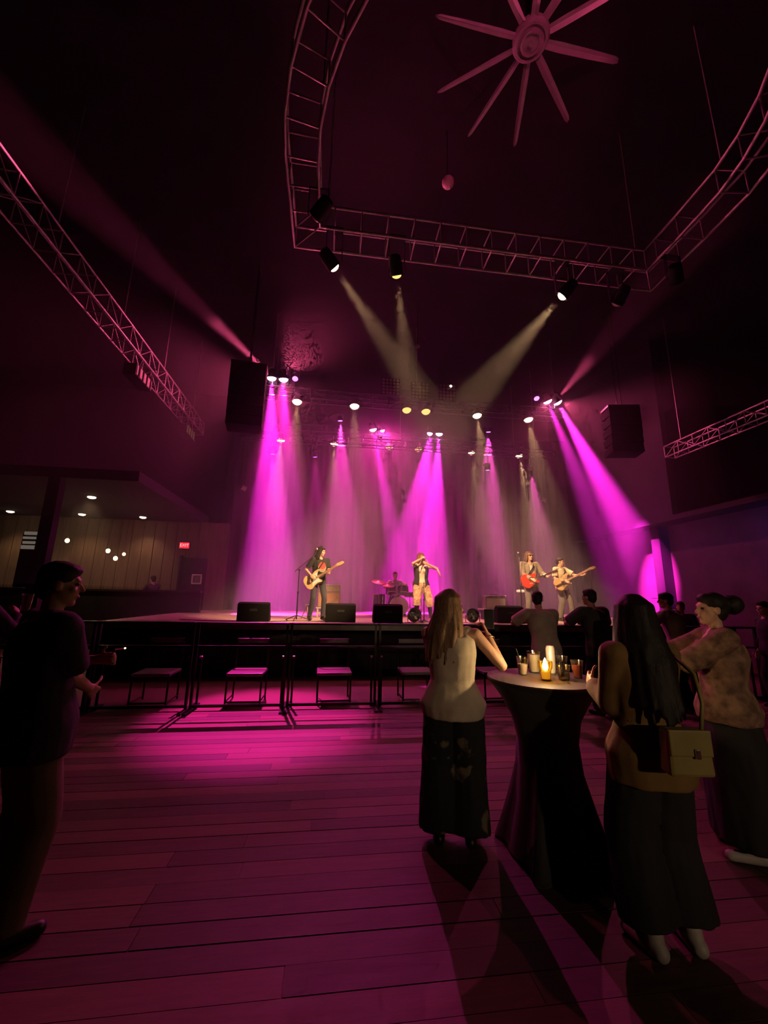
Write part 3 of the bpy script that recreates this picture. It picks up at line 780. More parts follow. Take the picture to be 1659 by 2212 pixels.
M_TOLEX = mat('amp_tolex', (0.30, 0.20, 0.15), 0.75, var=0.2, scale=60, bump=0.2, bscale=120)
M_GCLOTH = mat('amp_grille_cloth', (0.42, 0.30, 0.22), 0.85, var=0.35, scale=90)
M_GCLOTH2 = mat('amp_grille_grey', (0.40, 0.36, 0.33), 0.85, var=0.3, scale=90)
a1 = thing('amplifier_cabinet', 'brown amplifier cabinet behind the black shirt guitarist', 'amplifier', (-0.03, 11.5, SZ + 0.26))
MB().box((0, 0, 0.20), (0.62, 0.3, 0.40)).build('cabinet', M_TOLEX, a1, bevel=0.012)
MB().box((0, -0.153, 0.20), (0.56, 0.01, 0.34)).build('grille', mat('amp_grille_orange', (0.50, 0.22, 0.12), 0.85, var=0.3, scale=90), a1)
MB().prism([(-0.06, 0.10), (0.02, 0.05), (0.20, 0.16), (0.26, 0.30), (0.08, 0.17)], -0.166, -0.16, Matrix(((1, 0, 0, 0), (0, 0, 1, 0), (0, 1, 0, 0), (0, 0, 0, 1)))).build('chevron', M_TOLEX, a1)
a1h = thing('guitar_amplifier', 'amplifier top unit stacked on the brown cabinet', 'amplifier', (-0.03, 11.5, SZ + 0.66))
MB().box((0, 0, 0.10), (0.60, 0.26, 0.20)).build('case', M_TOLEX, a1h, bevel=0.012)
MB().box((0, -0.132, 0.10), (0.54, 0.008, 0.14)).build('face', M_GCLOTH, a1h)
MB().box((0, 0, 0.205), (0.60, 0.26, 0.012)).build('lid', M_WHITE, a1h)
for k in range(5): MB().cyl((-0.2 + 0.1 * k, -0.1, 0.21), (-0.2 + 0.1 * k, -0.1, 0.235), 0.012, n=8).build('knob', M_CHROME, a1h)
a1s = thing('amplifier_stand', 'low pale stand under the brown amplifier cabinet', 'stand', (-0.03, 11.5, SZ))
MB().box((0, 0, 0.24), (0.70, 0.36, 0.035)).build('top', M_PALE, a1s)
for sx in (-0.3, 0.3):
    for sy in (-0.14, 0.14): MB().box((sx, sy, 0.11), (0.04, 0.04, 0.225)).build('leg', M_PALE, a1s)
MB().box((0, -0.14, 0.10), (0.6, 0.03, 0.04)).build('shelf_bar', M_PALE, a1s)
a2 = thing('combo_amplifier', 'grey combo amplifier with chrome trim on the right', 'amplifier', (4.58, 11.0, SZ + 0.29))
MB().box((0, 0, 0.18), (0.60, 0.27, 0.36)).build('cabinet', mat('grey_tolex', (0.16, 0.13, 0.12), 0.75, bump=0.2, bscale=120), a2, bevel=0.012)
MB().box((0, -0.14, 0.15), (0.54, 0.012, 0.27)).build('grille', M_GCLOTH2, a2)
MB().box((0, -0.14, 0.325), (0.56, 0.012, 0.045)).build('control_panel', M_CHROME, a2)
for k in range(6): MB().cyl((-0.22 + 0.08 * k, -0.14, 0.325), (-0.22 + 0.08 * k, -0.165, 0.325), 0.011, n=8).build('knob', M_BLACK, a2)
for sx in (-1, 1):
    MB().ell((sx * 0.295, -0.13, 0.35), (0.02, 0.02, 0.02), n=8, m=6).build('corner_cap', M_CHROME, a2)
MB().tube([(-0.10, 0, 0.36), (-0.09, 0, 0.39), (0.09, 0, 0.39), (0.10, 0, 0.36)], 0.009).build('handle', M_BLACK, a2)
fc = thing('flight_case', 'flat topped case under the grey combo amplifier', 'case', (4.58, 11.0, SZ))
MB().box((0, 0, 0.13), (0.66, 0.42, 0.26)).build('body', M_BLACK, fc, bevel=0.008)
MB().box((0.02, 0, 0.275), (0.84, 0.46, 0.03)).build('top', M_PALE, fc)
for sx in (-1, 1): MB().box((sx * 0.325, -0.2, 0.13), (0.03, 0.04, 0.26)).build('edge', M_ALU, fc)

M_MIC = mat('microphone_grille', (0.55, 0.5, 0.5), 0.4, 0.8, var=0.3, scale=200)
def mic(parent, p, d, L=0.16):
    M = dirM(p, d)
    b = MB().lathe([(0.009, 0), (0.014, 0.08), (0.018, L - 0.03)], 12).build('microphone', M_DARKMETAL, parent, smooth='auto', M=M)
    MB().ell((0, 0, L), (0.027, 0.027, 0.03), n=12, m=8).build('grille_ball', M_MIC, b, smooth=True)
def mic_stand(x, y, h, label, boom=None, tripod=True, withmic=True):
    t = thing('microphone_stand', label, 'microphone stand', (x, y, SZ), 0, 'microphone stands')
    if tripod:
        for k in range(3):
            a = 2 * pi * k / 3 + 0.4
            MB().cyl((0, 0, 0.12), (0.32 * cos(a), 0.32 * sin(a), 0.012), 0.011, n=8).build('leg', M_DARKMETAL, t)
    else:
        MB().lathe([(0.15, 0), (0.15, 0.015), (0.05, 0.03), (0.02, 0.05)], 24).build('base', M_DARKMETAL, t, smooth='auto')
    MB().cyl((0, 0, 0.03), (0, 0, h * 0.55), 0.015, n=10).build('pole', M_DARKMETAL, t)
    MB().cyl((0, 0, h * 0.55), (0, 0, h), 0.010, n=10).build('inner_pole', M_CHROME if not boom else M_DARKMETAL, t)
    MB().cyl((0, 0, h * 0.53), (0, 0, h * 0.57), 0.021, n=10).build('clutch', M_BLACK, t)
    if boom:
        a, b = V(boom[0]), V(boom[1])
        MB().cyl(a, b, 0.010, n=8).build('boom', M_CHROME, t)
        MB().ell((0, 0, h), (0.025, 0.025, 0.025), n=8, m=6).build('joint', M_BLACK, t)
        mic(t, b, V((0.25, 0.25, 0.9)))
    elif withmic:
        mic(t, (0, 0, h), V((0.15, 0.5, 0.75)))
    return t
mic_stand(-0.74, 9.5, 1.14, 'boom microphone stand in front of the black shirt guitarist', ((-0.10, 0, 1.10), (0.33, 0.06, 1.50)))
mic_stand(2.24, 9.62, 0.93, 'straight microphone stand in front of the singer', None, False, False)
mic_stand(4.98, 10.15, 1.66, 'tall microphone stand left of the red guitar player', None, True, True)
sl = thing('bar_stool', 'tall chrome legged stool behind the red guitar player', 'stool', (5.42, 10.95, SZ))
MB().lathe([(0.16, 0.76), (0.17, 0.78), (0.17, 0.81), (0.15, 0.825), (0.02, 0.825)], 24).build('seat', M_WHITE, sl, smooth='auto')
for k in range(4):
    a = pi / 4 + k * pi / 2
    MB().cyl((0.13 * cos(a), 0.13 * sin(a), 0.77), (0.21 * cos(a), 0.21 * sin(a), 0), 0.013, n=8).build('leg', M_CHROME, sl)
MB().tube([(0.185 * cos(2 * pi * k / 20), 0.185 * sin(2 * pi * k / 20), 0.25) for k in range(20)], 0.009, closed=True).build('foot_ring', M_CHROME, sl)
gs = thing('guitar_stand', 'folding A-frame guitar stand beside the boom microphone stand', 'stand', (-0.55, 10.3, SZ))
for sx in (-1, 1):
    MB().cyl((sx * 0.14, -0.10, 0), (0, 0, 0.33), 0.011, n=8).build('leg', M_CHROME, gs)
    MB().cyl((sx * 0.05, 0.0, 0.20), (sx * 0.06, -0.14, 0.22), 0.010, n=8).build('arm', M_CHROME, gs)
MB().cyl((0, 0.18, 0), (0, 0, 0.33), 0.011, n=8).build('leg', M_CHROME, gs)
MB().box((0, 0, 0.34), (0.12, 0.05, 0.025)).build('head', M_WHITE, gs, bevel=0.008)
def floor_fan(x, y, label, rz):
    t = thing('floor_fan', label, 'fan', (x, y, SZ), rz, 'round floor fans')
    M = Matrix.Translation((0, 0, 0.17)) @ Matrix.Rotation(radians(62), 4, 'X')
    MB().lathe([(0.06, -0.09), (0.145, -0.08), (0.15, 0.07), (0.142, 0.08), (0.138, -0.06)], 28).build('drum', M_BLACK, t, smooth='auto', M=M)
    for k in range(4):
        r = 0.03 + 0.035 * k
        MB().tube([(r * cos(2 * pi * i / 20), r * sin(2 * pi * i / 20), 0.078) for i in range(20)], 0.003, 5, closed=True).build('guard_ring', M_DARKMETAL, t, M=M)
    for k in range(5):
        MB().prism([(0.02, -0.02), (0.12, -0.05), (0.13, 0.02), (0.02, 0.02)], 0, 0.006, M @ Matrix.Rotation(2 * pi * k / 5, 4, 'Z') @ Matrix.Rotation(0.4, 4, 'X')).build('blade', M_DARKMETAL, t)
    for sx in (-1, 1):
        MB().tube([(sx * 0.16, 0, 0.17), (sx * 0.165, 0, 0.015), (sx * 0.165, -0.12, 0.012)], 0.009, 6).build('bracket', M_DARKMETAL, t)
floor_fan(1.93, 9.25, 'round black floor fan left of the singer', 0.2)
floor_fan(3.35, 9.35, 'round black floor fan right of the singer', -0.2)
for i, (pts, lb) in enumerate((([(-1.2, 9.1), (-0.8, 9.4), (-0.3, 9.2), (0.0, 9.6), (0.4, 9.75)], 'black cable trailing past the guitarist shoes'), ([(1.7, 9.2), (2.1, 9.05), (2.5, 9.35), (3.0, 9.1), (3.3, 9.5)], 'black cable looped at the foot of the singer microphone stand'), ([(-1.0, 9.8), (-0.9, 9.3), (-1.25, 9.0), (-2.6, 9.15), (-3.4, 9.6)], 'black cable running along the left stage deck'))):
    P = []
    for k in range(len(pts) - 1):
        for q in range(6):
            f = q / 6; x = pts[k][0] * (1 - f) + pts[k + 1][0] * f; y = pts[k][1] * (1 - f) + pts[k + 1][1] * f
            P.append((x, y + 0.03 * sin(x * 9), SZ + 0.007))
    o = MB().tube(P, 0.007, 6).build('stage_cable', M_BLACK, None, smooth=True)
    tag(o, lb, 'cable')

# drums
M_SHELL = mat('drum_shell', (0.10, 0.05, 0.07), 0.3, 0.1, var=0.1)
M_SKIN = mat('drum_head', (0.70, 0.62, 0.62), 0.5, var=0.05)
M_BRASS = mat('cymbal_brass', (0.75, 0.52, 0.22), 0.3, 0.95, var=0.15)
def drum(name, label, loc, r, h, M, legs=None):
    t = thing(name, label, 'drum', loc, 0, 'drum kit')
    MB().lathe([(r, 0), (r, h)], 32, M).build('shell', M_SHELL, t, smooth='auto')
    for z in (0.0, h):
        MB().tube([M @ V((1.01 * r * cos(2 * pi * k / 32), 1.01 * r * sin(2 * pi * k / 32), z)) for k in range(32)], 0.010, 6, closed=True).build('hoop', M_CHROME, t, smooth=True)
    s_ = MB().lathe([(r * 0.98, h - 0.004), (r * 0.98, h + 0.002), (0.01, h + 0.003)], 32, M); s_.build('drum_head', M_SKIN, t, smooth='auto')
    for k in range(6):
        a = 2 * pi * k / 6
        MB().cyl(M @ V((1.02 * r * cos(a), 1.02 * r * sin(a), h * 0.15)), M @ V((1.02 * r * cos(a), 1.02 * r * sin(a), h * 0.85)), 0.007, n=6).build('lug', M_CHROME, t)
    for a, b in (legs or []):
        MB().cyl(a, b, 0.010, n=8).build('leg', M_CHROME, t)
    return t
drum('bass_drum', 'large bass drum at the front of the drum kit', (2.05, 12.3, SZ + 0.29), 0.28, 0.40, Matrix.Rotation(pi / 2, 4, 'X') @ Matrix.Translation((0, 0, -0.2)), [((-0.26, -0.1, -0.1), (-0.36, -0.2, -0.29)), ((0.26, -0.1, -0.1), (0.36, -0.2, -0.29))])
drum('rack_tom', 'small tom over the left of the bass drum', (1.86, 12.42, SZ + 0.68), 0.15, 0.19, Matrix.Rotation(-0.35, 4, 'X'), [((0, 0.05, 0.02), (0.16, -0.02, -0.13))])
drum('rack_tom', 'larger tom over the right of the bass drum', (2.24, 12.42, SZ + 0.68), 0.165, 0.20, Matrix.Rotation(-0.35, 4, 'X'), [((0, 0.05, 0.02), (-0.16, -0.02, -0.13))])
drum('floor_tom', 'floor tom standing on three legs at the kit', (1.52, 12.75, SZ + 0.28), 0.19, 0.36, Matrix.Identity(4), [((0.2 * cos(a), 0.2 * sin(a), 0.2), (0.22 * cos(a), 0.22 * sin(a), -0.28)) for a in (0.5, 2.6, 4.7)])
drum('snare_drum', 'snare drum on a stand beside the singer legs', (2.52, 12.78, SZ + 0.58), 0.175, 0.14, Matrix.Identity(4), [((0, 0, 0.0), (0, 0, -0.3)), ((0, 0, -0.3), (0.2, 0.1, -0.58)), ((0, 0, -0.3), (-0.2, 0.1, -0.58)), ((0, 0, -0.3), (0, -0.22, -0.58))])
def cymbal(x, y, h, r, label, tilt=0.2, hat=False):
    t = thing('cymbal_stand', label, 'cymbal', (x, y, SZ), 0, 'cymbals')
    for k in range(3):
        a = 2 * pi * k / 3 + 0.3
        MB().cyl((0, 0, 0.22), (0.24 * cos(a), 0.24 * sin(a), 0.01), 0.010, n=8).build('leg', M_CHROME, t)
    MB().cyl((0, 0, 0.1), (0, 0, h + 0.04), 0.011, n=8).build('pole', M_CHROME, t)
    M = Matrix.Translation((0, 0, h)) @ Matrix.Rotation(tilt, 4, 'X') @ Matrix.Rotation(0.1, 4, 'Y')
    MB().lathe([(r, -0.012), (r * 0.6, 0.004), (r * 0.25, 0.012), (r * 0.2, 0.03), (0.012, 0.036), (0.012, 0.03), (r * 0.2, 0.024), (r * 0.6, 0.0)], 32, M).build('cymbal', M_BRASS, t, smooth='auto')
    if hat: MB().lathe([(r, 0.012), (r * 0.3, -0.006), (0.012, -0.02)], 32, M @ Matrix.Translation((0, 0, -0.03))).build('cymbal', M_BRASS, t, smooth='auto')
cymbal(1.45, 12.25, 1.02, 0.22, 'crash cymbal on the left of the drum kit', 0.35)
cymbal(1.72, 12.15, 0.92, 0.20, 'second crash cymbal beside the bass drum', 0.3)
cymbal(2.72, 12.35, 1.0, 0.24, 'ride cymbal on the right of the drum kit', 0.3)
cymbal(2.88, 12.75, 0.80, 0.17, 'pair of hi-hat cymbals at the right of the kit', 0.0, True)
th = thing('drum_throne', 'round drum stool under the drummer', 'stool', (2.1, 13.2, SZ))
MB().lathe([(0.16, 0.46), (0.17, 0.48), (0.17, 0.53), (0.02, 0.54)], 20).build('seat', M_BLACK, th, smooth='auto')
MB().cyl((0, 0, 0.1), (0, 0, 0.47), 0.018).build('post', M_CHROME, th)
for k in range(3):
    a = 2 * pi * k / 3
    MB().cyl((0, 0, 0.22), (0.25 * cos(a), 0.25 * sin(a), 0.01), 0.011).build('leg', M_CHROME, th)

# ------------------------------------------------------------------ cocktail table and drinks
TX, TY, TZ = 1.50, 2.80, 1.07
M_SPANDEX = mat('black_stretch_cover', (0.022, 0.019, 0.016), 0.8, var=0.2, sheen=0.2)
M_TOPC = mat('table_top_cover', (0.06, 0.045, 0.04), 0.7, var=0.2)
tb = thing('cocktail_table', 'tall round cocktail table in black stretch cover', 'table', (TX, TY, 0))
R_ = []
for z, r, q in ((0.0, 0.315, 0.11), (0.03, 0.31, 0.11), (0.12, 0.285, 0.09), (0.3, 0.235, 0.07), (0.5, 0.20, 0.03), (0.68, 0.195, 0.01), (0.82, 0.225, 0.0), (0.94, 0.29, 0.0), (1.02, 0.35, 0.0), (1.045, 0.372, 0), (TZ - 0.004, 0.375, 0.0)):
    R_.append([V(((r + q * max(0, cos(4 * (a := 2 * pi * k / 48) + 2.9)) ** 3 - q * 0.3) * cos(a), (r + q * max(0, cos(4 * a + 2.9)) ** 3 - q * 0.3) * sin(a), z)) for k in range(48)])
MB().rings(R_).build('stretch_cover', M_SPANDEX, tb, smooth=True)
MB().lathe([(0.02, TZ - 0.02), (0.372, TZ - 0.02), (0.380, TZ - 0.012), (0.378, TZ), (0.02, TZ)], 48).build('table_top', M_TOPC, tb, smooth='auto')

M_GLASS = thin_glass('clear_plastic', (0.93, 0.91, 0.88))
M_CANDLEGLASS = thin_glass('amber_candle_glass', (1.0, 0.82, 0.40), 0.2)
def cup(x, y, label, h=0.12, r0=0.028, r1=0.042, fill=None, level=0.5, z=TZ, straw=False, ice=0, name='plastic_cup'):
    t = thing(name, label, 'cup', (x, y, z), 0, 'drinks')
    MB().lathe([(0.002, 0.001), (r0, 0.0), (r1, h), (r1 - 0.0025, h), (r0 - 0.002, 0.005), (0.002, 0.005)], 20).build('cup', M_GLASS, t, smooth='auto')
    if fill:
        rl = r0 + (r1 - r0) * level
        MB().lathe([(0.002, 0.006), (r0 - 0.003, 0.006), (rl - 0.004, h * level), (0.002, h * level)], 20).build('drink', fill, t, smooth='auto')
    if straw:
        MB().cyl((r0 * 0.5, 0, 0.01), (-r1 * 0.9, 0.01, h * 1.45), 0.003, n=6).build('straw', M_BLACK, t)
    rr = random.Random(ice + int(x * 100))
    for k in range(ice):
        MB().box((0, 0, 0), (0.02, 0.02, 0.02)).build('ice_cube', M_GLASS, t, bevel=0.003, M=Matrix.Translation((rr.uniform(-0.015, 0.015), rr.uniform(-0.015, 0.015), h * level - 0.02 + 0.014 * (k % 3))) @ Matrix.Rotation(rr.uniform(0, 3), 4, (0.3, 0.5, 0.8)))
    return t
D_PALE = mat('pale_drink', (0.75, 0.62, 0.52), 0.3)
D_WHITE = mat('cloudy_drink', (0.7, 0.62, 0.5), 0.3)
D_RED = mat('red_drink', (0.35, 0.06, 0.03), 0.2)
D_CLEAR = thin_glass('clear_drink', (0.9, 0.85, 0.78), 0.3)
cup(1.405, 2.90, 'plastic cup with pale drink and straw on the left of the table', 0.125, 0.030, 0.044, D_PALE, 0.6, straw=True)
cup(1.545, 3.0, 'white filled cup behind the candle', 0.15, 0.038, 0.052, D_WHITE, 0.85)
cup(1.60, 2.70, 'low plastic cup full of ice right of the candle', 0.10, 0.034, 0.045, D_CLEAR, 0.5, ice=6)
cup(1.745, 2.96, 'plastic cup with straw at the back right of the table', 0.12, 0.034, 0.046, D_CLEAR, 0.5, straw=True, ice=3)
cup(1.74, 2.76, 'cup with red drink at the right of the table', 0.12, 0.030, 0.042, D_RED, 0.75)
bt = thing('drink_can', 'tall slim pale can standing behind the candle', 'can', (1.665, 2.97, TZ))
MB().lathe([(0.004, 0.002), (0.028, 0.0), (0.033, 0.012), (0.033, 0.175), (0.026, 0.19), (0.026, 0.193), (0.004, 0.188)], 24).build('can', mat('pale_can', (0.75, 0.70, 0.60), 0.35, 0.3), bt, smooth='auto')
cd = thing('candle_glass', 'glowing candle in a ribbed amber glass on the table', 'candle', (1.47, 2.70, TZ))
gp = []
for z, r in ((0.0, 0.030), (0.05, 0.034), (0.07, 0.036), (0.078, 0.043), (0.11, 0.047), (0.125, 0.045)):
    gp.append([V((r * (1 + 0.05 * cos(10 * 2 * pi * k / 60)) * cos(2 * pi * k / 60), r * (1 + 0.05 * cos(10 * 2 * pi * k / 60)) * sin(2 * pi * k / 60), z)) for k in range(60)])
for z, r in ((0.125, 0.042), (0.08, 0.039), (0.07, 0.033), (0.01, 0.027)):
    gp.append([V((r * cos(2 * pi * k / 60), r * sin(2 * pi * k / 60), z)) for k in range(60)])
MB().rings(gp).build('glass', M_CANDLEGLASS, cd, smooth=True)
MB().lathe([(0.002, 0.011), (0.026, 0.011), (0.029, 0.058), (0.002, 0.056)], 24).build('wax', emat('glowing_wax', (1.0, 0.55, 0.08), 1.2), cd, smooth='auto')
MB().lathe([(0.002, 0.060), (0.015, 0.070), (0.020, 0.086), (0.014, 0.115), (0.001, 0.145)], 12).build('flame', emat('candle_flame', (1.0, 0.82, 0.42), 30), cd, smooth=True)
l = bpy.data.lights.new('glow', 'POINT'); l.energy = 9; l.color = (1.0, 0.66, 0.30); l.shadow_soft_size = 0.02
o = bpy.data.objects.new('glow', l); COL.objects.link(o); o.parent = cd; o.location = (0, 0, 0.175)
cup(3.86, 6.33, 'glass of red drink on the crowd rail beside the man in black', 0.13, 0.034, 0.046, D_RED, 0.7, z=1.205)
cup(4.15, 6.33, 'short glass on the crowd rail right of the red drink', 0.08, 0.03, 0.036, D_PALE, 0.6, z=1.205)

# ------------------------------------------------------------------ people
from mathutils import noise as mnoise
_TS = bpy.data.scenes.new('workbench')
def voxel_mesh(mb, name, voxel, smooth=4, fold=0.0, ffreq=(9, 9, 3), seed=0.0):
    me = mb.mesh(name)
    o = bpy.data.objects.new('tmp', me); _TS.collection.objects.link(o)
    r = o.modifiers.new('r', 'REMESH'); r.mode = 'VOXEL'; r.voxel_size = voxel; r.adaptivity = 0.0
    s = o.modifiers.new('s', 'SMOOTH'); s.iterations = smooth; s.factor = 0.5
    vl = _TS.view_layers[0]; vl.update()
    out = bpy.data.meshes.new_from_object(o.evaluated_get(vl.depsgraph))
    bpy.data.objects.remove(o); bpy.data.meshes.remove(me)
    if fold:
        sd = V((seed, seed * 1.7, seed * 0.3))
        nrm = [v.normal.copy() for v in out.vertices]; flat = []
        for v, nn in zip(out.vertices, nrm):
            c = v.co
            k = mnoise.noise(V((c.x * ffreq[0], c.y * ffreq[1], c.z * ffreq[2])) + sd) + 0.5 * mnoise.noise(V((c.x * 22, c.y * 22, c.z * 9)) + sd)
            flat.extend(c + nn * (fold * k))
        out.vertices.foreach_set('co', flat); out.update()
    out.name = name
    out.shade_smooth()
    return out

def ik(S, T, a, b, hint):
    S, T, hint = V(S), V(T), V(hint)
    d = T - S; L = d.length
    mx = (a + b) * 0.995
    if L > mx: d = d * (mx / L); T = S + d; L = mx
    if L < abs(a - b) + 0.02: L = abs(a - b) + 0.02; d = d.normalized() * L; T = S + d
    u = d.normalized()
    x = (a * a - b * b + L * L) / (2 * L); h = sqrt(max(0, a * a - x * x))
    n = hint - u * hint.dot(u)
    if n.length < 1e-4: n = V((0, -1, 0))
    n.normalize()
    return S + u * x + n * h, T

def hand(mb, w, d, nrm, side, curl, sc, fr=0.0085):
    """palm, four unequal fingers and a thumb; side = +1 puts the thumb along +lat"""
    d = V(d).normalized(); nrm = V(nrm); nrm = (nrm - d * nrm.dot(d)).normalized()
    lat = d.cross(nrm) * side
    for q in (-0.026, -0.009, 0.009, 0.026):
        mb.capsule(w + lat * (q * 0.6 * sc) + d * 0.005, w + lat * (q * sc) + d * (0.085 * sc), 0.015 * sc, 0.013 * sc, 8)
    for q, ln in ((-0.030, 0.056), (-0.010, 0.072), (0.010, 0.080), (0.030, 0.070)):
        p = w + lat * (q * sc) + d * (0.088 * sc); a = curl * 0.35
        for k, f in enumerate((0.45, 0.32, 0.25)):
            dd = d * cos(a) + nrm * sin(a)
            p2 = p + dd * (ln * f * sc)
            mb.capsule(p, p2, fr * sc * (1 - 0.08 * k), fr * sc * (0.93 - 0.08 * k), 7)
            p = p2; a += curl
    p = w + lat * (0.026 * sc) + d * (0.028 * sc); a = 0.9
    for k, ln in enumerate((0.042, 0.034, 0.026)):
        dd = (lat * sin(a) + d * cos(a) + nrm * (0.25 + 0.35 * curl * k)).normalized()
        p2 = p + dd * (ln * sc); mb.capsule(p, p2, (fr + 0.0025) * sc, (fr + 0.001) * sc, 7); p = p2; a -= 0.3

SKIN1 = mat('skin_light', (0.62, 0.36, 0.25), 0.55, var=0.06)
SKIN2 = mat('skin_tan', (0.45, 0.25, 0.17), 0.55, var=0.06)
def hair_mat(name, col):
    return mat(name, col, 0.6, var=0.4, scale=18, stretch=(6, 6, 0.7), bump=0.25, bscale=30, spec=0.3)
H_DARK = hair_mat('hair_dark', (0.015, 0.010, 0.009))
H_BROWN = hair_mat('hair_brown', (0.10, 0.05, 0.03))
H_BLOND = hair_mat('hair_light_brown', (0.26, 0.15, 0.09))
H_AUB = hair_mat('hair_auburn', (0.30, 0.11, 0.05))
M_EYE = mat('eye_dark', (0.02, 0.015, 0.015), 0.2)
M_LIP = mat('lip', (0.45, 0.16, 0.14), 0.5)

class Person:
    def __init__(s, label, loc, facing, H=1.75, skin=SKIN1, hands=(None, None), feet=None, drop=0.0, lean=(0, 0), head=(0, 0), curl=(0.5, 0.5), palm=(None, None), width=1.0, female=False, voxel=0.010, elbow=None, group=None, twist=0.0, seat=None, belly=0.0, hip_w=0.09):
        s.t = thing('person', label, 'person', loc, facing, group)
        s.k = k = H / 1.75; s.vox = voxel; s.female = female; s.w = width
        s.M = Matrix.Translation(V(loc)) @ Matrix.Rotation(facing, 4, 'Z'); Mi = s.M.inverted()
        toL = lambda p: Mi @ V(p)
        pz = (0.95 - drop) * k
        lx, ly = lean
        s.pel = V((0, 0, pz)); s.wai = V((lx * 0.25, ly * 0.25, pz + 0.14 * k)); s.che = V((lx * 0.62, ly * 0.62, pz + 0.335 * k)); s.nek = V((lx, ly - 0.01, pz + 0.525 * k))
        s.hed = s.nek + V((lx * 0.12, 0.025 * k + ly * 0.15, 0.150 * k))
        s.hipax = V((1, 0, 0)); s.shax = V((cos(twist), sin(twist), 0))
        sw = (0.165 if female else 0.190) * width
        s.sh = {}; s.el = {}; s.wr = {}; s.hip = {}; s.kn = {}; s.an = {}
        a, b = 0.285 * k, 0.255 * k
        for i, sd in enumerate((1, -1)):
            S = s.nek.lerp(s.che, 0.27) + s.shax * (sd * sw * k); s.sh[sd] = S
            T = toL(hands[i]) if hands[i] is not None else S + V((sd * 0.07, 0.05, -0.52)) * k
            hint = V((sd * 0.5, -0.75, -0.45)) if elbow is None or elbow[i] is None else V(elbow[i])
            s.el[sd], s.wr[sd] = ik(S, T, a, b, hint)
            hp = V((sd * hip_w * k, 0, pz - 0.02 * k)); s.hip[sd] = hp
            F = toL(feet[i]) if feet else V((sd * 0.11 * k, -0.02, 0.0))
            F = F + V((0, 0, 0.085 * k))
            s.kn[sd], s.an[sd] = ik(hp, F, 0.435 * k, 0.425 * k, V((sd * 0.15, 1, 0.2 if seat else 0)))
        s.hy, s.hp = head
        s.HM = Matrix.Translation(s.hed) @ Matrix.Rotation(s.hy, 4, 'Z') @ Matrix.Rotation(s.hp, 4, 'X') @ Matrix.Scale(k, 4)
        mb = MB()
        s.torso(mb, 0.0, -0.09)
        for sd in (1, -1):
            mb.capsule(s.nek.lerp(s.che, 0.25), s.sh[sd], 0.055 * k, 0.052 * k)
            mb.capsule(s.sh[sd], s.el[sd], 0.048 * k * width, 0.038 * k * width); mb.capsule(s.el[sd], s.wr[sd], 0.040 * k * width, 0.026 * k)
            mb.capsule(s.hip[sd], s.kn[sd], 0.085 * k * width, 0.056 * k); mb.capsule(s.kn[sd], s.an[sd], 0.055 * k, 0.036 * k)
            c = s.kn[sd].lerp(s.an[sd], 0.28) + V((0, -0.018, 0)); mb.ell(c, (0.05 * k, 0.055 * k, 0.10 * k))
            A = s.an[sd]; mb.capsule(A + V((0, -0.03, -0.045)) * k, A + V((sd * 0.03, 0.14, -0.058)) * k, 0.036 * k, 0.026 * k)
            dd = (s.wr[sd] - s.el[sd]).normalized()
            pn = palm[0 if sd == 1 else 1]
            pn = V((-sd, 0.1, 0)) if pn is None else s.M.to_3x3().inverted() @ V(pn)
            # thumb side: forward for a hanging arm
            lat = dd.cross((pn - dd * pn.dot(dd)).normalized())
            fwd = V((0, 1, 0.6)); sgn = 1 if lat.dot(fwd) >= 0 else -1
            hand(mb, s.wr[sd], dd, pn, sgn, curl[0 if sd == 1 else 1], k, 0.0085 if voxel < 0.009 else 0.0105)
        mb.capsule(s.nek + V((0, 0, -0.04 * k)), s.HM @ V((0, -0.015, -0.05)), 0.056 * k * (0.85 if female else 1), 0.052 * k * (0.88 if female else 1))
        h = MB()
        h.ell((0, -0.012, 0.035), (0.074, 0.092, 0.083)); h.ell((0, 0.020, -0.030), (0.060, 0.066, 0.085)); h.ell((0, 0.056, -0.092), (0.027, 0.024, 0.022))
        h.capsule((0, 0.083, 0.012), (0, 0.103, -0.024), 0.008, 0.013, 8)
        h.ell((0, 0.072, 0.030), (0.048, 0.018, 0.013)); h.ell((0, 0.078, -0.058), (0.024, 0.013, 0.010))
        for sd in (1, -1):
            h.ell((sd * 0.074, -0.008, -0.005), (0.010, 0.020, 0.030)); h.ell((sd * 0.040, 0.058, -0.022), (0.022, 0.020, 0.020))
        mb.add(h.v, h.f, s.HM)
        s.body = link_mesh('body', voxel_mesh(mb, 'body', voxel, 3), skin, s.t)
    def ring(s, p, r, f, rx, ry, n=20):
        return [p + r * (rx * cos(2 * pi * i / n)) + f * (ry * sin(2 * pi * i / n)) for i in range(n)]
    def spine(s, e, low):
        k, w = s.k, s.w
        fem = s.female
        T = [(low, 0.15 if low > -0.12 else 0.17, 0.11), (-0.02, 0.178 if fem else 0.165, 0.122), (0.14, 0.132 if fem else 0.150, 0.100), (0.235, 0.142 if fem else 0.160, 0.108), (0.335, 0.155 if fem else 0.175, 0.125 if fem else 0.118), (0.44, 0.150 if fem else 0.170, 0.095), (0.47, 0.125, 0.082), (0.49, 0.095, 0.070), (0.50, 0.085, 0.064), (0.525, 0.062, 0.056)]
        out = []
        key = [(-0.5, s.pel + V((0, 0, -0.5 * k))), (0.0, s.pel), (0.14, s.wai), (0.335, s.che), (0.525, s.nek)]
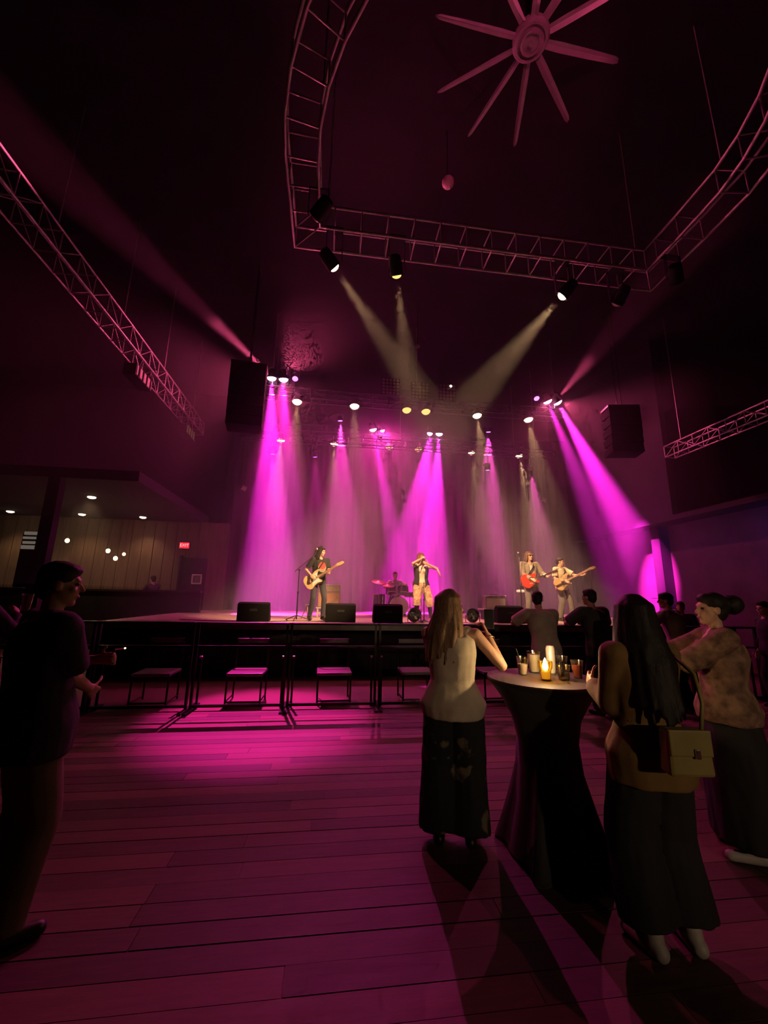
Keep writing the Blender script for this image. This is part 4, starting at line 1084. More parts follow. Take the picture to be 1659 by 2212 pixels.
        for z, rx, ry in T:
            for (z0, p0), (z1, p1) in zip(key, key[1:]):
                if z0 <= z <= z1 + 1e-6:
                    p = p0.lerp(p1, (z - z0) / (z1 - z0)); up = (p1 - p0).normalized(); break
            f = min(1, max(0, z / 0.4)); r = s.hipax.lerp(s.shax, f).normalized()
            fw = up.cross(r).normalized()
            out.append((z, p, r, fw, (rx * w) * k + e, ry * w * k + e))
        return out
    def torso(s, mb, e, low, top=0.53, flare=0.0):
        R = []
        for z, p, r, fw, rx, ry in s.spine(e, low):
            if z <= top + 1e-6:
                q = flare if z < 0.0 else (flare * 0.4 if z < 0.1 else 0)
                R.append(s.ring(p, r, fw, rx + q, ry + q))
        mb.rings(R)
        if s.female and e >= 0:
            for sd in (1, -1):
                c = s.che + s.shax * (sd * 0.065 * s.k) + s.shax.cross(V((0, 0, -1))) * (0.085 * s.k)
                mb.ell(c, (0.062 * s.k + e * 0.6,) * 3)
    def top(s, m, name='shirt', sleeve=0.6, e=0.016, low=-0.10, flare=0.012, fold=0.005, neck=0.49, loose=0.014):
        mb = MB(); s.torso(mb, e, low, neck, flare); k = s.k
        for sd in (1, -1):
            if sleeve > 0:
                mb.capsule(s.nek.lerp(s.che, 0.28), s.sh[sd], 0.058 * k + e * 0.6, 0.058 * k + e * 0.7)
                if sleeve <= 1: mb.cyl(s.sh[sd], s.sh[sd].lerp(s.el[sd], sleeve), 0.054 * k * s.w + e * 0.8, 0.054 * k * s.w + loose, 14)
                else:
                    mb.capsule(s.sh[sd], s.el[sd], 0.052 * k * s.w + e, 0.044 * k * s.w + loose)
                    mb.cyl(s.el[sd], s.el[sd].lerp(s.wr[sd], min(1, sleeve - 1)), 0.044 * k * s.w + loose, 0.034 * k + loose, 14)
            else:
                mb.capsule(s.nek.lerp(s.che, 0.30) + s.shax * (sd * 0.06), s.sh[sd].lerp(s.nek, 0.35) + V((0, 0, 0.0)), 0.05 * k + e * 0.4, 0.045 * k + e * 0.4)
        return link_mesh(name, voxel_mesh(mb, name, max(0.011, s.vox), 3, fold, seed=s.t.location.x), m, s.t)
    def pants(s, m, name='trousers', e=0.012, hem=0.02, length=1.0, fold=0.005, thigh=0.0):
        mb = MB(); k = s.k
        R = []
        sp = s.spine(e, -0.09)
        for z, p, r, fw, rx, ry in sp[:2]:
            R.append(s.ring(p, r, fw, rx, ry))
        R.append(s.ring(s.pel.lerp(s.wai, 0.25), sp[1][2], sp[1][3], sp[1][4] * 0.94, sp[1][5] * 0.94))
        mb.rings(R)
        for sd in (1, -1):
            mb.capsule(s.hip[sd], s.kn[sd], 0.088 * k * s.w + e + thigh, 0.058 * k + e + hem * 0.5 + thigh * 0.6, 14)
            if length > 0.5:
                f = (length - 0.5) * 2
                mb.cyl(s.kn[sd], s.kn[sd].lerp(s.an[sd], f) + V((0, 0.01, -0.0)), 0.058 * k + e + hem * 0.5 + thigh * 0.5, 0.045 * k + e + hem, 16)
        return link_mesh(name, voxel_mesh(mb, name, max(0.011, s.vox), 3, fold, seed=s.t.location.y), m, s.t)
    def skirt(s, m, name, z0, r0, fold=0.012):
        mb = MB(); R = []
        sp = s.spine(0.014, -0.09)
        z, p, r, fw, rx, ry = sp[2]
        for i in range(9):
            f = i / 8
            c = p.lerp(V((0.5 * (s.an[1].x + s.an[-1].x) * f, 0.5 * (s.an[1].y + s.an[-1].y) * f, z0)), f)
            R.append(s.ring(c, r, fw, rx * (1 - f) + r0 * f + 0.03 * sin(f * pi), ry * (1 - f) + r0 * 0.85 * f + 0.03 * sin(f * pi), 24))
        mb.rings(R)
        return link_mesh(name, voxel_mesh(mb, name, 0.012, 3, fold, (14, 14, 1.2), s.t.location.x), m, s.t)
    def shoes(s, m, name='shoe', boot=0.0):
        for sd in (1, -1):
            mb = MB(); k = s.k; A = s.an[sd]
            mb.capsule(A + V((0, -0.035, -0.040)) * k, A + V((sd * 0.03, 0.15, -0.052)) * k, 0.043 * k, 0.034 * k)
            mb.capsule(A + V((0, -0.01, -0.03)) * k, A + V((0, -0.005, 0.02 + boot)) * k, 0.046 * k, 0.044 * k)
            o = link_mesh(name, voxel_mesh(mb, name, 0.010, 2), m, s.t)
    def eyes(s):
        for sd in (1, -1):
            MB().ell((sd * 0.030, 0.074, 0.008), (0.014, 0.010, 0.008), n=10, m=6).build('eye', M_EYE, s.t, smooth=True, M=s.HM)
        MB().ell((0, 0.086, -0.058), (0.021, 0.007, 0.008), n=10, m=6).build('mouth', M_LIP, s.t, smooth=True, M=s.HM)
    def hair(s, m, style='short', length=0.3, name='hair', vol=1.0, bk=0.0):
        h = MB()
        h.ell((0, -0.020, 0.052), (0.084, 0.097, 0.084)); h.ell((0, -0.052, 0.0), (0.072, 0.062, 0.085)); h.ell((0, 0.020, 0.082), (0.070, 0.068, 0.042))
        if style in ('long', 'bob'):
            rr = random.Random(int(s.t.location.x * 100))
            for i in range(26):
                ph = radians(62 + (360 - 124) * i / 25)
                L = length * rr.uniform(0.88, 1.05)
                if style == 'bob': L = length
                sx, sy = sin(ph), cos(ph)
                back = max(0, -sy)
                pts = [V((sx * 0.03, -0.01 + sy * 0.03, 0.128)), V((sx * 0.078, sy * 0.09 - 0.018, 0.075)), V((sx * 0.093, sy * 0.102 - 0.02, -0.02)),
                       V((sx * vol * (0.10 + 0.02 * rr.random()), sy * 0.095 - 0.03 - (0.015 + bk * 0.6) * back, -0.02 - 0.45 * (L - 0.02))), V((sx * vol * (0.10 + 0.03 * rr.random()), sy * 0.085 - 0.045 + rr.uniform(-0.01, 0.01) - (0.02 + bk) * back, -L))]
                for a, b, r0, r1 in zip(pts, pts[1:], (0.022, 0.024, 0.024, 0.024), (0.024, 0.024, 0.024, 0.010)):
                    h.capsule(a, b, r0, r1, 8)
        if style == 'bun':
            h.ell((0, -0.15, 0.05), (0.075, 0.075, 0.075)); h.capsule((0, -0.09, 0.03), (0, -0.14, 0.04), 0.05, 0.05)
        h2 = MB(); h2.add(h.v, h.f, s.HM)
        o = link_mesh(name, voxel_mesh(h2, name, max(0.009, s.vox), 2, 0.005, (30, 30, 5)), m, s.t)
        return o
    def cap(s, m, brim=True, name='cap'):
        R = [[V((0.088 * cos(a) * cos(q), 0.104 * cos(a) * sin(q) - 0.018, 0.045 + 0.088 * sin(a))) for q in [2 * pi * i / 24 for i in range(24)]] for a in (-0.15, 0.1, 0.35, 0.6, 0.9, 1.2, 1.45)]
        o = MB().rings(R).build(name, m, s.t, smooth=True, M=s.HM)
        if brim:
            P = [(0.075 * cos(q), 0.045 + 0.125 * sin(q)) for q in [pi * i / 12 for i in range(13)]]
            MB().prism(P, 0.034, 0.041).build('brim', m, o, bevel=0.003, M=Matrix.Identity(4))
        else:
            MB().lathe([(0.094, 0), (0.097, 0.018), (0.093, 0.035), (0.086, 0.03), (0.086, 0.0)], 24).build('cuff', m, o, smooth=True, M=Matrix.Translation((0, -0.018, 0.028)) @ Matrix.Diagonal((1, 1.16, 1, 1)))
        return o
    def world(s, p): return s.M @ V(p)

def cloth(name, col, **k):
    return mat(name, col, k.pop('rough', 0.85), var=k.pop('var', 0.18), scale=k.pop('scale', 6), bump=0.15, bscale=150, **k)
C_BLACK = cloth('black_cotton', (0.014, 0.013, 0.014))
C_CHAR = cloth('charcoal_cotton', (0.045, 0.040, 0.040))
C_GREY = cloth('grey_cotton', (0.36, 0.28, 0.25))
C_GREY2 = cloth('warm_grey_cotton', (0.34, 0.29, 0.24))
C_CREAM = cloth('cream_cotton', (0.66, 0.56, 0.44))
C_CREAM2 = cloth('pale_yellow_cotton', (0.72, 0.58, 0.40))
C_DENIM = cloth('dark_denim', (0.035, 0.035, 0.055))
C_GREYD = cloth('grey_denim', (0.15, 0.13, 0.125))
C_KHAKI = cloth('khaki_twill', (0.12, 0.08, 0.05))
C_MUST = cloth('mustard_knit', (0.20, 0.115, 0.035))
C_TAN = cloth('tan_print', (0.22, 0.125, 0.085), var=0.6, scale=16)
C_OLIVEJ = cloth('taupe_jacket', (0.25, 0.20, 0.16))
C_PATT = cloth('patterned_linen', (0.50, 0.30, 0.20), var=0.55, scale=18)
C_WHITE = cloth('white_cotton', (0.72, 0.66, 0.58))
C_SHOE = mat('white_leather', (0.45, 0.40, 0.38), 0.5)
C_BSHOE = mat('black_leather', (0.012, 0.011, 0.011), 0.4)
C_PSHOE = mat('pink_leather', (0.75, 0.32, 0.35), 0.5)
# dark trousers with large pale floral blotches
def floral():
    m = bpy.data.materials.new('floral_print'); m.use_nodes = True
    nt = m.node_tree; N = nt.nodes; L = nt.links; b = N['Principled BSDF']; b.inputs['Roughness'].default_value = 0.85
    tc = N.new('ShaderNodeTexCoord'); v = N.new('ShaderNodeTexVoronoi'); v.inputs['Scale'].default_value = 6.0
    nz = N.new('ShaderNodeTexNoise'); nz.inputs['Scale'].default_value = 9
    mx = N.new('ShaderNodeMix'); mx.data_type = 'VECTOR'; mx.inputs['Factor'].default_value = 0.25
    L.new(tc.outputs['Object'], nz.inputs['Vector']); L.new(tc.outputs['Object'], mx.inputs['A']); L.new(nz.outputs['Color'], mx.inputs['B'])
    L.new(mx.outputs['Result'], v.inputs['Vector'])
    rp = N.new('ShaderNodeValToRGB'); e = rp.color_ramp.elements
    e[0].position = 0.18; e[0].color = (0.20, 0.16, 0.10, 1); e[1].position = 0.30; e[1].color = (0.016, 0.018, 0.022, 1)
    L.new(v.outputs['Distance'], rp.inputs['Fac']); L.new(rp.outputs['Color'], b.inputs['Base Color'])
    return m
C_FLORAL = floral()

# ---- guitars: neck along +x, face towards +z, built about the bridge
def smooth_outline(pts, n=8):
    P = [V((p[0], p[1])) for p in pts]; m = len(P); out = []
    for i in range(m):
        p0, p1, p2, p3 = P[i - 1], P[i], P[(i + 1) % m], P[(i + 2) % m]
        for k in range(n):
            t = k / n
            out.append(0.5 * ((2 * p1) + (p2 - p0) * t + (2 * p0 - 5 * p1 + 4 * p2 - p3) * t * t + (3 * p1 - p0 - 3 * p2 + p3) * t ** 3))
    return out
def guitar(label, M, outline, bodym, neckL, pick=None, headm=None, tuners=6, bass=False, thick=0.045, neckm=None, fholes=False, pickm=None, burst=None):
    t = thing('electric_bass' if bass else 'electric_guitar', label, 'guitar', M.translation)
    t.matrix_world = M
    ol = smooth_outline(outline)
    MB().prism([tuple(p) for p in ol], -thick / 2, thick / 2).build('body', bodym, t, bevel=0.008)
    if burst:
        MB().prism([(p.x * 1.012 + 0.0, p.y * 1.012) for p in ol], -thick / 2 + 0.006, thick / 2 - 0.006).build('body_edge', burst, t)
    if pick:
        MB().prism([tuple(p) for p in smooth_outline(pick, 5)], thick / 2, thick / 2 + 0.003).build('pickguard', pickm or M_WHITE, t)
    nm = neckm or mat('maple_neck', (0.62, 0.36, 0.17), 0.4, var=0.15, scale=5, stretch=(1, 8, 8))
    x0 = 0.14; zt = thick / 2
    MB().box(((x0 + neckL) / 2, 0, zt + 0.004), (neckL - x0, 0.048, 0.022)).build('neck', nm, t, bevel=0.006)
    MB().box(((x0 + neckL) / 2, 0, zt + 0.017), (neckL - x0, 0.046, 0.005)).build('fretboard', headm or nm, t)
    fr = MB().box((0, 0, 0), (0.002, 0.045, 0.002)).mesh('fret'); fr.materials.append(M_CHROME)
    for k in range(1, 20):
        x = neckL - (neckL) * (1 - 2 ** (-k / 12))
        if x > x0: inst('fret', fr, t, Matrix.Translation((x, 0, zt + 0.0205)))
    if bass or not headm:
        hd = [(neckL - 0.01, -0.024), (neckL + 0.03, -0.03), (neckL + 0.10, -0.045), (neckL + 0.19, -0.05), (neckL + 0.20, -0.01), (neckL + 0.17, 0.02), (neckL + 0.05, 0.035), (neckL - 0.01, 0.024)]
    else:
        hd = [(neckL - 0.01, -0.024), (neckL + 0.02, -0.035), (neckL + 0.15, -0.04), (neckL + 0.17, -0.02), (neckL + 0.155, 0), (neckL + 0.17, 0.02), (neckL + 0.15, 0.04), (neckL + 0.02, 0.035), (neckL - 0.01, 0.024)]
    h = MB().prism(hd, zt - 0.006, zt + 0.01).build('headstock', headm or nm, t, bevel=0.003)
    for k in range(tuners):
        f = k / max(1, tuners - 1); x = neckL + 0.03 + 0.13 * f
        sd = -1 if (not headm or bass) else (1 if k % 2 else -1)
        MB().cyl((x, sd * 0.03, zt), (x, sd * 0.065, zt), 0.007, n=6).build('tuner', M_CHROME, h)
    for x in ((0.05, 0.09, 0.13) if not bass else (0.06, 0.12)):
        MB().box((x, 0, zt + 0.007), (0.022, 0.075, 0.012)).build('pickup', M_WHITE if pick else M_CHROME, t, bevel=0.003)
    MB().box((0, 0, zt + 0.008), (0.03, 0.075, 0.014)).build('bridge', M_CHROME, t, bevel=0.003)
    for k in range(3):
        MB().cyl((-0.03 + 0.045 * k, -0.085 - 0.008 * k, zt), (-0.03 + 0.045 * k, -0.085 - 0.008 * k, zt + 0.014), 0.011, n=10).build('control_knob', M_WHITE, t)
    if fholes:
        for sd in (1, -1):
            MB().prism([(0.0, sd * 0.09), (0.05, sd * 0.10), (0.09, sd * 0.12), (0.10, sd * 0.13), (0.05, sd * 0.112), (0.0, sd * 0.10)], zt, zt + 0.001).build('f_hole', M_BLACK, t)
    st_ = MB()
    for k in range(4 if bass else 6):
        y = -0.018 + 0.036 * k / (3 if bass else 5)
        st_.cyl((0, y, zt + 0.018), (neckL + 0.03, y * 0.85, zt + 0.024), 0.0008, n=4)
    st_.build('strings', M_CHROME, t)['kind'] = 'stuff'
    return t
STRAT = [(-0.20, 0.0), (-0.19, 0.10), (-0.10, 0.165), (0.0, 0.14), (0.06, 0.125), (0.14, 0.155), (0.25, 0.155), (0.24, 0.125), (0.17, 0.075), (0.15, 0.02), (0.16, -0.06), (0.21, -0.12), (0.17, -0.145), (0.08, -0.12), (0.0, -0.135), (-0.10, -0.17), (-0.18, -0.12)]
SPICK = [(-0.06, -0.13), (0.02, -0.10), (0.09, -0.10), (0.15, -0.12), (0.14, -0.05), (0.155, 0.04), (0.19, 0.10), (0.12, 0.11), (0.04, 0.08), (-0.01, 0.02), (-0.02, -0.05)]
SEMI = [(-0.22, 0.0), (-0.20, 0.12), (-0.10, 0.185), (0.02, 0.15), (0.09, 0.125), (0.17, 0.135), (0.225, 0.11), (0.20, 0.07), (0.15, 0.03), (0.14, -0.01), (0.18, -0.06), (0.225, -0.11), (0.17, -0.135), (0.09, -0.125), (0.02, -0.15), (-0.10, -0.185), (-0.20, -0.12)]
BASSO = [(-0.20, 0.0), (-0.20, 0.09), (-0.11, 0.165), (0.0, 0.135), (0.08, 0.125), (0.17, 0.165), (0.30, 0.165), (0.28, 0.13), (0.18, 0.07), (0.15, 0.0), (0.17, -0.07), (0.23, -0.115), (0.18, -0.145), (0.08, -0.125), (0.0, -0.14), (-0.11, -0.18), (-0.19, -0.11)]
def gM(pos, neck, face):
    x = V(neck).normalized(); z = V(face); z = (z - x * z.dot(x)).normalized(); y = z.cross(x)
    M = Matrix((x, y, z)).transposed().to_4x4(); M.translation = V(pos); return M
def strap(m, pts, parent, w=0.05):
    o = MB().tube(pts, 0.016, 8).build('strap', m, parent, smooth=True)
    return o

# guitarist in the black shirt
G1 = (-0.30, 9.82, SZ)
f1 = pi + 0.45
gm1 = gM((-0.43, 9.60, 1.96), (0.83, -0.12, 0.54), (0.15, -0.95, 0.25))
g1n = gm1 @ V((0.47, 0, 0.0)); g1b = gm1 @ V((0.02, 0.0, 0.05))
p = Person('guitarist in black t-shirt with red print and dark jeans', G1, f1, 1.74, SKIN1, hands=(g1b + V((-0.05, 0.0, 0.10)), g1n + V((-0.02, -0.02, -0.09))), feet=(V((-0.47, 9.72, SZ)), V((-0.16, 9.74, SZ))), drop=0.015, lean=(0.0, 0.06), head=(0.75, -0.12), curl=(0.7, 1.0), palm=((0.3, 1, -0.3), (-0.2, 0.6, 0.8)), group='band on stage')
p.top(C_BLACK, sleeve=0.75); p.pants(C_DENIM, hem=0.0, e=0.008); p.shoes(C_BSHOE); p.hair(H_DARK, 'long', 0.20); p.eyes()
q = MB().lathe([(0.002, 0.004), (0.085, 0.004), (0.088, 0.0), (0.002, 0.0)], 24).build('shirt_print', mat('red_print', (0.75, 0.05, 0.04), 0.7), p.t, M=Matrix.Translation(p.che + V((0.0, 0.140, 0.0))) @ Matrix.Rotation(-pi / 2 - 0.05, 4, 'X'))
q = MB().lathe([(0.002, 0.003), (0.105, 0.003), (0.107, 0.0), (0.002, 0.0)], 24).build('shirt_print', mat('grey_print', (0.30, 0.24, 0.18), 0.7, var=0.5, scale=30), p.t, M=Matrix.Translation(p.che + V((0.0, 0.138, -0.05))) @ Matrix.Rotation(-pi / 2 - 0.05, 4, 'X'))
strap(C_BLACK, [p.nek + V((-0.10, 0.05, -0.02)), p.che + V((0.0, 0.16, 0.06)), p.wai + V((0.15, 0.15, 0.02))], p.t)
guitar('pale bodied electric guitar held by the black shirt guitarist', gm1, STRAT, mat('natural_burst', (0.72, 0.48, 0.24), 0.3, var=0.2), 0.65, SPICK, pickm=M_WHITE, burst=mat('dark_burst', (0.10, 0.03, 0.02), 0.3))

# singer
S1 = (2.26, 10.0, SZ)
p = Person('singer in dark open vest and patterned baggy trousers', S1, pi - 0.05, 1.70, SKIN1, hands=(V((2.215, 9.80, 2.56)), V((2.40, 9.78, 2.42))), feet=(V((2.10, 9.85, SZ)), V((2.50, 9.98, SZ))), drop=0.03, lean=(0.0, 0.0), head=(0.35, 0.12), curl=(1.1, 0.4), palm=((0.6, 0.2, 0.3), (0.1, 1, 0.1)), female=True, elbow=(V((0.9, 0.2, -0.5)), V((-0.9, 0.25, -0.35))), group='band on stage')
p.top(C_CREAM, sleeve=0.35, e=0.010, low=-0.05, neck=0.47); p.pants(C_PATT, 'baggy_trousers', e=0.02, hem=0.035, length=0.66, thigh=0.02, fold=0.007)
p.shoes(C_PSHOE); p.hair(H_AUB, 'bob', 0.13); p.eyes()
for sd in (1, -1):
    o = MB().capsule(p.kn[sd].lerp(p.an[sd], 0.15), p.an[sd], 0.062, 0.046).build('legging', C_BLACK, p.t, smooth=True)
R_ = []
for z, c, r, fw, rx, ry in p.spine(0.030, -0.10):
    if z < 0.47:
        R_.append([c + r * (rx * cos(a)) + fw * (ry * sin(a)) for a in [pi / 2 + 0.42 + (2 * pi - 0.84) * i / 22 for i in range(23)]])
vs_ = [q for r in R_ for q in r]
o = MB().add(vs_, [(i * 23 + j, i * 23 + j + 1, (i + 1) * 23 + j + 1, (i + 1) * 23 + j) for i in range(len(R_) - 1) for j in range(22)]).build('vest', cloth('dark_vest', (0.03, 0.02, 0.03)), p.t, smooth=True)
sd_ = o.modifiers.new('solid', 'SOLIDIFY'); sd_.thickness = 0.012; sd_.offset = 1
MB().tube([p.el[-1] + V((0.0, 0.02, 0.0)), p.el[-1] + V((-0.05, 0.03, -0.10)), p.el[-1] + V((-0.09, 0.03, -0.22))], [0.02, 0.024, 0.012], 8).build('scarf_tail', cloth('pink_scarf', (0.75, 0.35, 0.35)), p.t, smooth=True)
hm_ = thing('microphone', 'hand microphone held to the singer mouth', 'microphone', (2.225, 9.76, 2.50))
mb_ = dirM((0, 0, 0), (0.12, 0.10, 0.22))
MB().lathe([(0.010, -0.10), (0.013, 0.0), (0.018, 0.08)], 12).build('handle', M_DARKMETAL, hm_, smooth='auto', M=mb_)
MB().ell((0, 0, 0.10), (0.026, 0.026, 0.03), n=12, m=8).build('grille_ball', M_MIC, hm_, smooth=True, M=mb_)

# red guitar player
G2 = (5.36, 10.35, SZ)
gm2 = gM((5.22, 10.10, 2.11), (0.93, -0.12, 0.33), (0.05, -0.97, 0.2))
p = Person('guitarist in taupe jacket and beanie beside the bass player', G2, pi + 0.08, 1.84, SKIN1, hands=(gm2 @ V((0.03, 0.02, 0.06)), gm2 @ V((0.46, -0.05, 0.03))), feet=(V((5.22, 10.3, SZ)), V((5.52, 10.3, SZ))), head=(0.15, 0.18), curl=(0.7, 1.0), palm=((0, 1, -0.2), (-0.2, 0.5, 0.8)), group='band on stage', width=1.05)
p.top(C_WHITE, 'undershirt', sleeve=0, e=0.008, low=-0.04, neck=0.45); p.pants(C_GREYD, hem=0.01); p.shoes(C_BSHOE); p.hair(H_BROWN, 'long', 0.12); p.eyes(); p.cap(cloth('rust_knit', (0.40, 0.16, 0.07)), False, 'beanie')
j = p.top(C_OLIVEJ, 'jacket', sleeve=1.95, e=0.03, low=-0.10, neck=0.49, loose=0.02)
# open the jacket front
import bmesh
bm = bmesh.new(); bm.from_mesh(j.data)
kill = [f for f in bm.faces if abs(f.calc_center_median().x - 0.0) < 0.085 and f.calc_center_median().y > 0.03 and f.calc_center_median().z > p.pel.z - 0.12]
bmesh.ops.delete(bm, geom=kill, context='FACES'); bm.to_mesh(j.data); bm.free()
sd_ = j.modifiers.new('solid', 'SOLIDIFY'); sd_.thickness = 0.008
MB().box((0, 0.088, 0.010), (0.125, 0.012, 0.032)).build('sunglasses', M_BLACK, p.t, bevel=0.004, M=p.HM)
strap(C_BLACK, [p.nek + V((-0.10, 0.06, -0.03)), p.che + V((0.0, 0.17, 0.05)), p.wai + V((0.15, 0.15, 0.04))], p.t)
guitar('cherry red hollow guitar held by the guitarist in beanie', gm2, SEMI, mat('cherry_red', (0.70, 0.04, 0.02), 0.25, var=0.1), 0.63, headm=mat('dark_neck', (0.10, 0.04, 0.025), 0.4), fholes=True)

# bass player
B1 = (6.42, 10.62, SZ)
gm3 = gM((6.28, 10.36, 2.07), (0.89, -0.10, 0.44), (0.05, -0.97, 0.25))
p = Person('bass player in cream t-shirt and grey trousers', B1, pi + 0.3, 1.76, SKIN1, hands=(gm3 @ V((0.06, 0.02, 0.06)), gm3 @ V((0.58, -0.05, 0.03))), feet=(V((6.24, 10.5, SZ)), V((6.66, 10.62, SZ))), drop=0.02, head=(0.65, -0.05), curl=(0.6, 1.0), palm=((0, 1, -0.2), (-0.2, 0.5, 0.8)), group='band on stage')
p.top(C_CREAM2, sleeve=0.8, loose=0.025); p.pants(C_GREYD, hem=0.02); p.shoes(C_BSHOE); p.hair(H_DARK, 'short'); p.eyes()
strap(C_BLACK, [p.nek + V((-0.10, 0.05, -0.02)), p.che + V((0.0, 0.16, 0.06)), p.wai + V((0.15, 0.15, 0.02))], p.t)
guitar('natural wood electric bass held by the player in cream', gm3, BASSO, mat('natural_ash', (0.68, 0.42, 0.20), 0.35, var=0.2, stretch=(1, 6, 6)), 0.86, [(-0.05, -0.14), (0.04, -0.11), (0.14, -0.11), (0.15, 0.0), (0.22, 0.10), (0.12, 0.11), (0.05, 0.05), (-0.02, -0.04)], pickm=mat('tan_guard', (0.5, 0.33, 0.2), 0.4), tuners=4, bass=True)

# drummer
p = Person('drummer in pale shirt seated behind the kit', (2.1, 13.25, SZ), pi, 1.74, SKIN1, hands=(V((1.85, 12.88, 2.0)), V((2.45, 12.92, 1.98))), feet=(V((1.88, 12.70, SZ)), V((2.30, 12.70, SZ))), drop=0.36, lean=(0, 0.06), curl=(1.1, 1.1), group='band on stage', seat=True, voxel=0.013)
p.top(C_WHITE, sleeve=0.8); p.pants(C_CHAR); p.shoes(C_BSHOE); p.hair(H_BROWN, 'short'); p.eyes()
for sd in (1, -1):
    o = tag(MB().cyl(p.world(p.wr[sd]) + V((0, 0.02, 0.02)), p.world(p.wr[sd]) + V((sd * 0.04, -0.33, 0.10)), 0.007, 0.005, 8).build('drumstick', M_PALE, None), 'drumstick in the drummer %s hand' % ('right' if sd == 1 else 'left'), 'drumstick', 'drumsticks')

# ---- audience
# woman in the cream top
p = Person('woman in cream sleeveless top and dark floral trousers', (0.90, 2.98, 0), -0.30, 1.65, SKIN1, hands=(V((1.20, 3.02, 1.33)), V((0.98, 3.28, 1.20))), drop=0.0, head=(-1.05, 0.05), curl=(0.9, 0.7), palm=((-0.6, 0.5, 0.1), (0.5, 0.2, 0.3)), female=True, voxel=0.0075, width=1.12, elbow=(V((0.5, -0.5, -1.0)), None), group='audience')
p.top(C_CREAM, 'sleeveless_top', sleeve=0, e=0.018, low=-0.115, flare=0.035, fold=0.006, neck=0.48); p.pants(C_FLORAL, 'wide_trousers', e=0.02, hem=0.075, thigh=0.02, fold=0.010); p.shoes(C_BSHOE); p.hair(H_BLOND, 'long', 0.38, vol=1.1, bk=0.085); p.eyes()
W1 = p.world(p.wr[1])
ph = thing('phone', 'dark phone held up by the woman in cream top', 'phone', W1 + V((0.02, 0.02, 0.12)), -0.6)
MB().box((0, 0, 0), (0.072, 0.009, 0.148)).build('case', M_BLACK, ph, bevel=0.004)
MB().box((0, -0.0052, 0), (0.066, 0.001, 0.138)).build('screen', mat('dark_screen', (0.02, 0.02, 0.025), 0.1), ph)
br = MB().tube([V((0.036 * cos(2 * pi * k / 20), 0.036 * sin(2 * pi * k / 20), 0)) for k in range(20)], 0.004, 6, closed=True).build('bracelet', M_BRASS, p.t, smooth=True, M=dirM(p.wr[1].lerp(p.el[1], 0.12), p.wr[1] - p.el[1]))
# woman with long dark hair
p = Person('woman with waist-length dark hair and mustard jacket', (1.66, 2.06, 0), 0.02, 1.62, SKIN1, hands=(V((1.79, 2.36, 1.08)), V((1.57, 2.34, 1.12))), head=(-0.1, 0.0), curl=(0.8, 0.8), female=True, voxel=0.0075, width=1.02, group='audience', hip_w=0.095, elbow=(V((0.25, -0.8, -0.6)), V((-0.25, -0.8, -0.6))))
p.top(C_MUST, 'jacket', sleeve=1.9, e=0.028, low=-0.17, flare=0.03, neck=0.49, fold=0.007, loose=0.02); p.pants(C_BLACK, 'wide_trousers', e=0.02, hem=0.07, thigh=0.02, fold=0.01, length=0.94); p.shoes(C_SHOE); p.hair(H_DARK, 'long', 0.50, vol=1.15, bk=0.10); p.eyes()
hb = thing('handbag', 'olive yellow handbag with metal clasp on the hip', 'bag', (1.63, 1.80, 0.84), -0.15)
M_BAG = mat('olive_leather', (0.26, 0.21, 0.06), 0.5, var=0.15)
MB().box((0, 0, 0.10), (0.20, 0.08, 0.19), taper=0.92).build('body', M_BAG, hb, bevel=0.015)
fl = MB().box((0, -0.040, 0.145), (0.188, 0.014, 0.11)).build('flap', M_BAG, hb, bevel=0.006)
MB().box((0.02, -0.052, 0.105), (0.022, 0.012, 0.040)).build('clasp', M_CHROME, fl, bevel=0.004)
MB().tube([(0.085, 0, 0.19), (0.12, 0.02, 0.30), (0.13, 0.06, 0.42), (0.13, 0.22, 0.50)], 0.009, 6).build('shoulder_strap', M_BAG, hb, smooth=True)
# woman at the right edge
p = Person('woman in tan print top seen in profile with hair bun', (2.78, 2.66, 0), 0.95, 1.67, SKIN1, hands=(V((2.50, 3.10, 1.15)), V((2.42, 2.86, 1.08))), head=(0.35, 0.05), curl=(0.7, 0.7), female=True, voxel=0.0075, width=1.12, group='audience', elbow=(None, V((-0.6, -0.4, -0.7))))
p.top(C_TAN, 'print_top', sleeve=1.2, e=0.03, low=-0.10, flare=0.03, neck=0.44, fold=0.008, loose=0.035); p.skirt(C_BLACK, 'long_skirt', 0.10, 0.24); p.shoes(C_SHOE); p.hair(H_DARK, 'bun'); p.eyes()
# man at the left edge
p = Person('man in dark shirt and khaki trousers at the left edge', (-1.50, 2.46, 0), -0.75, 1.76, SKIN2, hands=(V((-1.36, 2.66, 1.06)), V((-1.36, 2.70, 1.21))), head=(-0.35, -0.02), curl=(0.9, 0.9), voxel=0.0075, width=1.18, group='audience', elbow=(V((0.6, -0.7, -0.6)), V((-0.9, -0.3, -0.5))))
p.top(C_BLACK, 'shirt', sleeve=0.9, e=0.026, low=-0.16, flare=0.02, fold=0.008, loose=0.03); p.pants(C_KHAKI, e=0.016, hem=0.03); p.shoes(C_BSHOE); p.hair(H_DARK, 'short'); p.eyes()
ci = thing('cigarette', 'glowing tipped cigarette in the left man hand', 'cigarette', p.world(p.wr[-1]) + V((0.07, 0.05, 0.05)), 0.4)
MB().cyl((0, 0, 0), (0.05, -0.04, 0.01), 0.004, n=8).build('paper', M_WHITE, ci)
MB().ell((0.051, -0.041, 0.01), (0.0055, 0.0055, 0.0055), n=8, m=6).build('tip', emat('ember', (1.0, 0.6, 0.2), 6), ci)
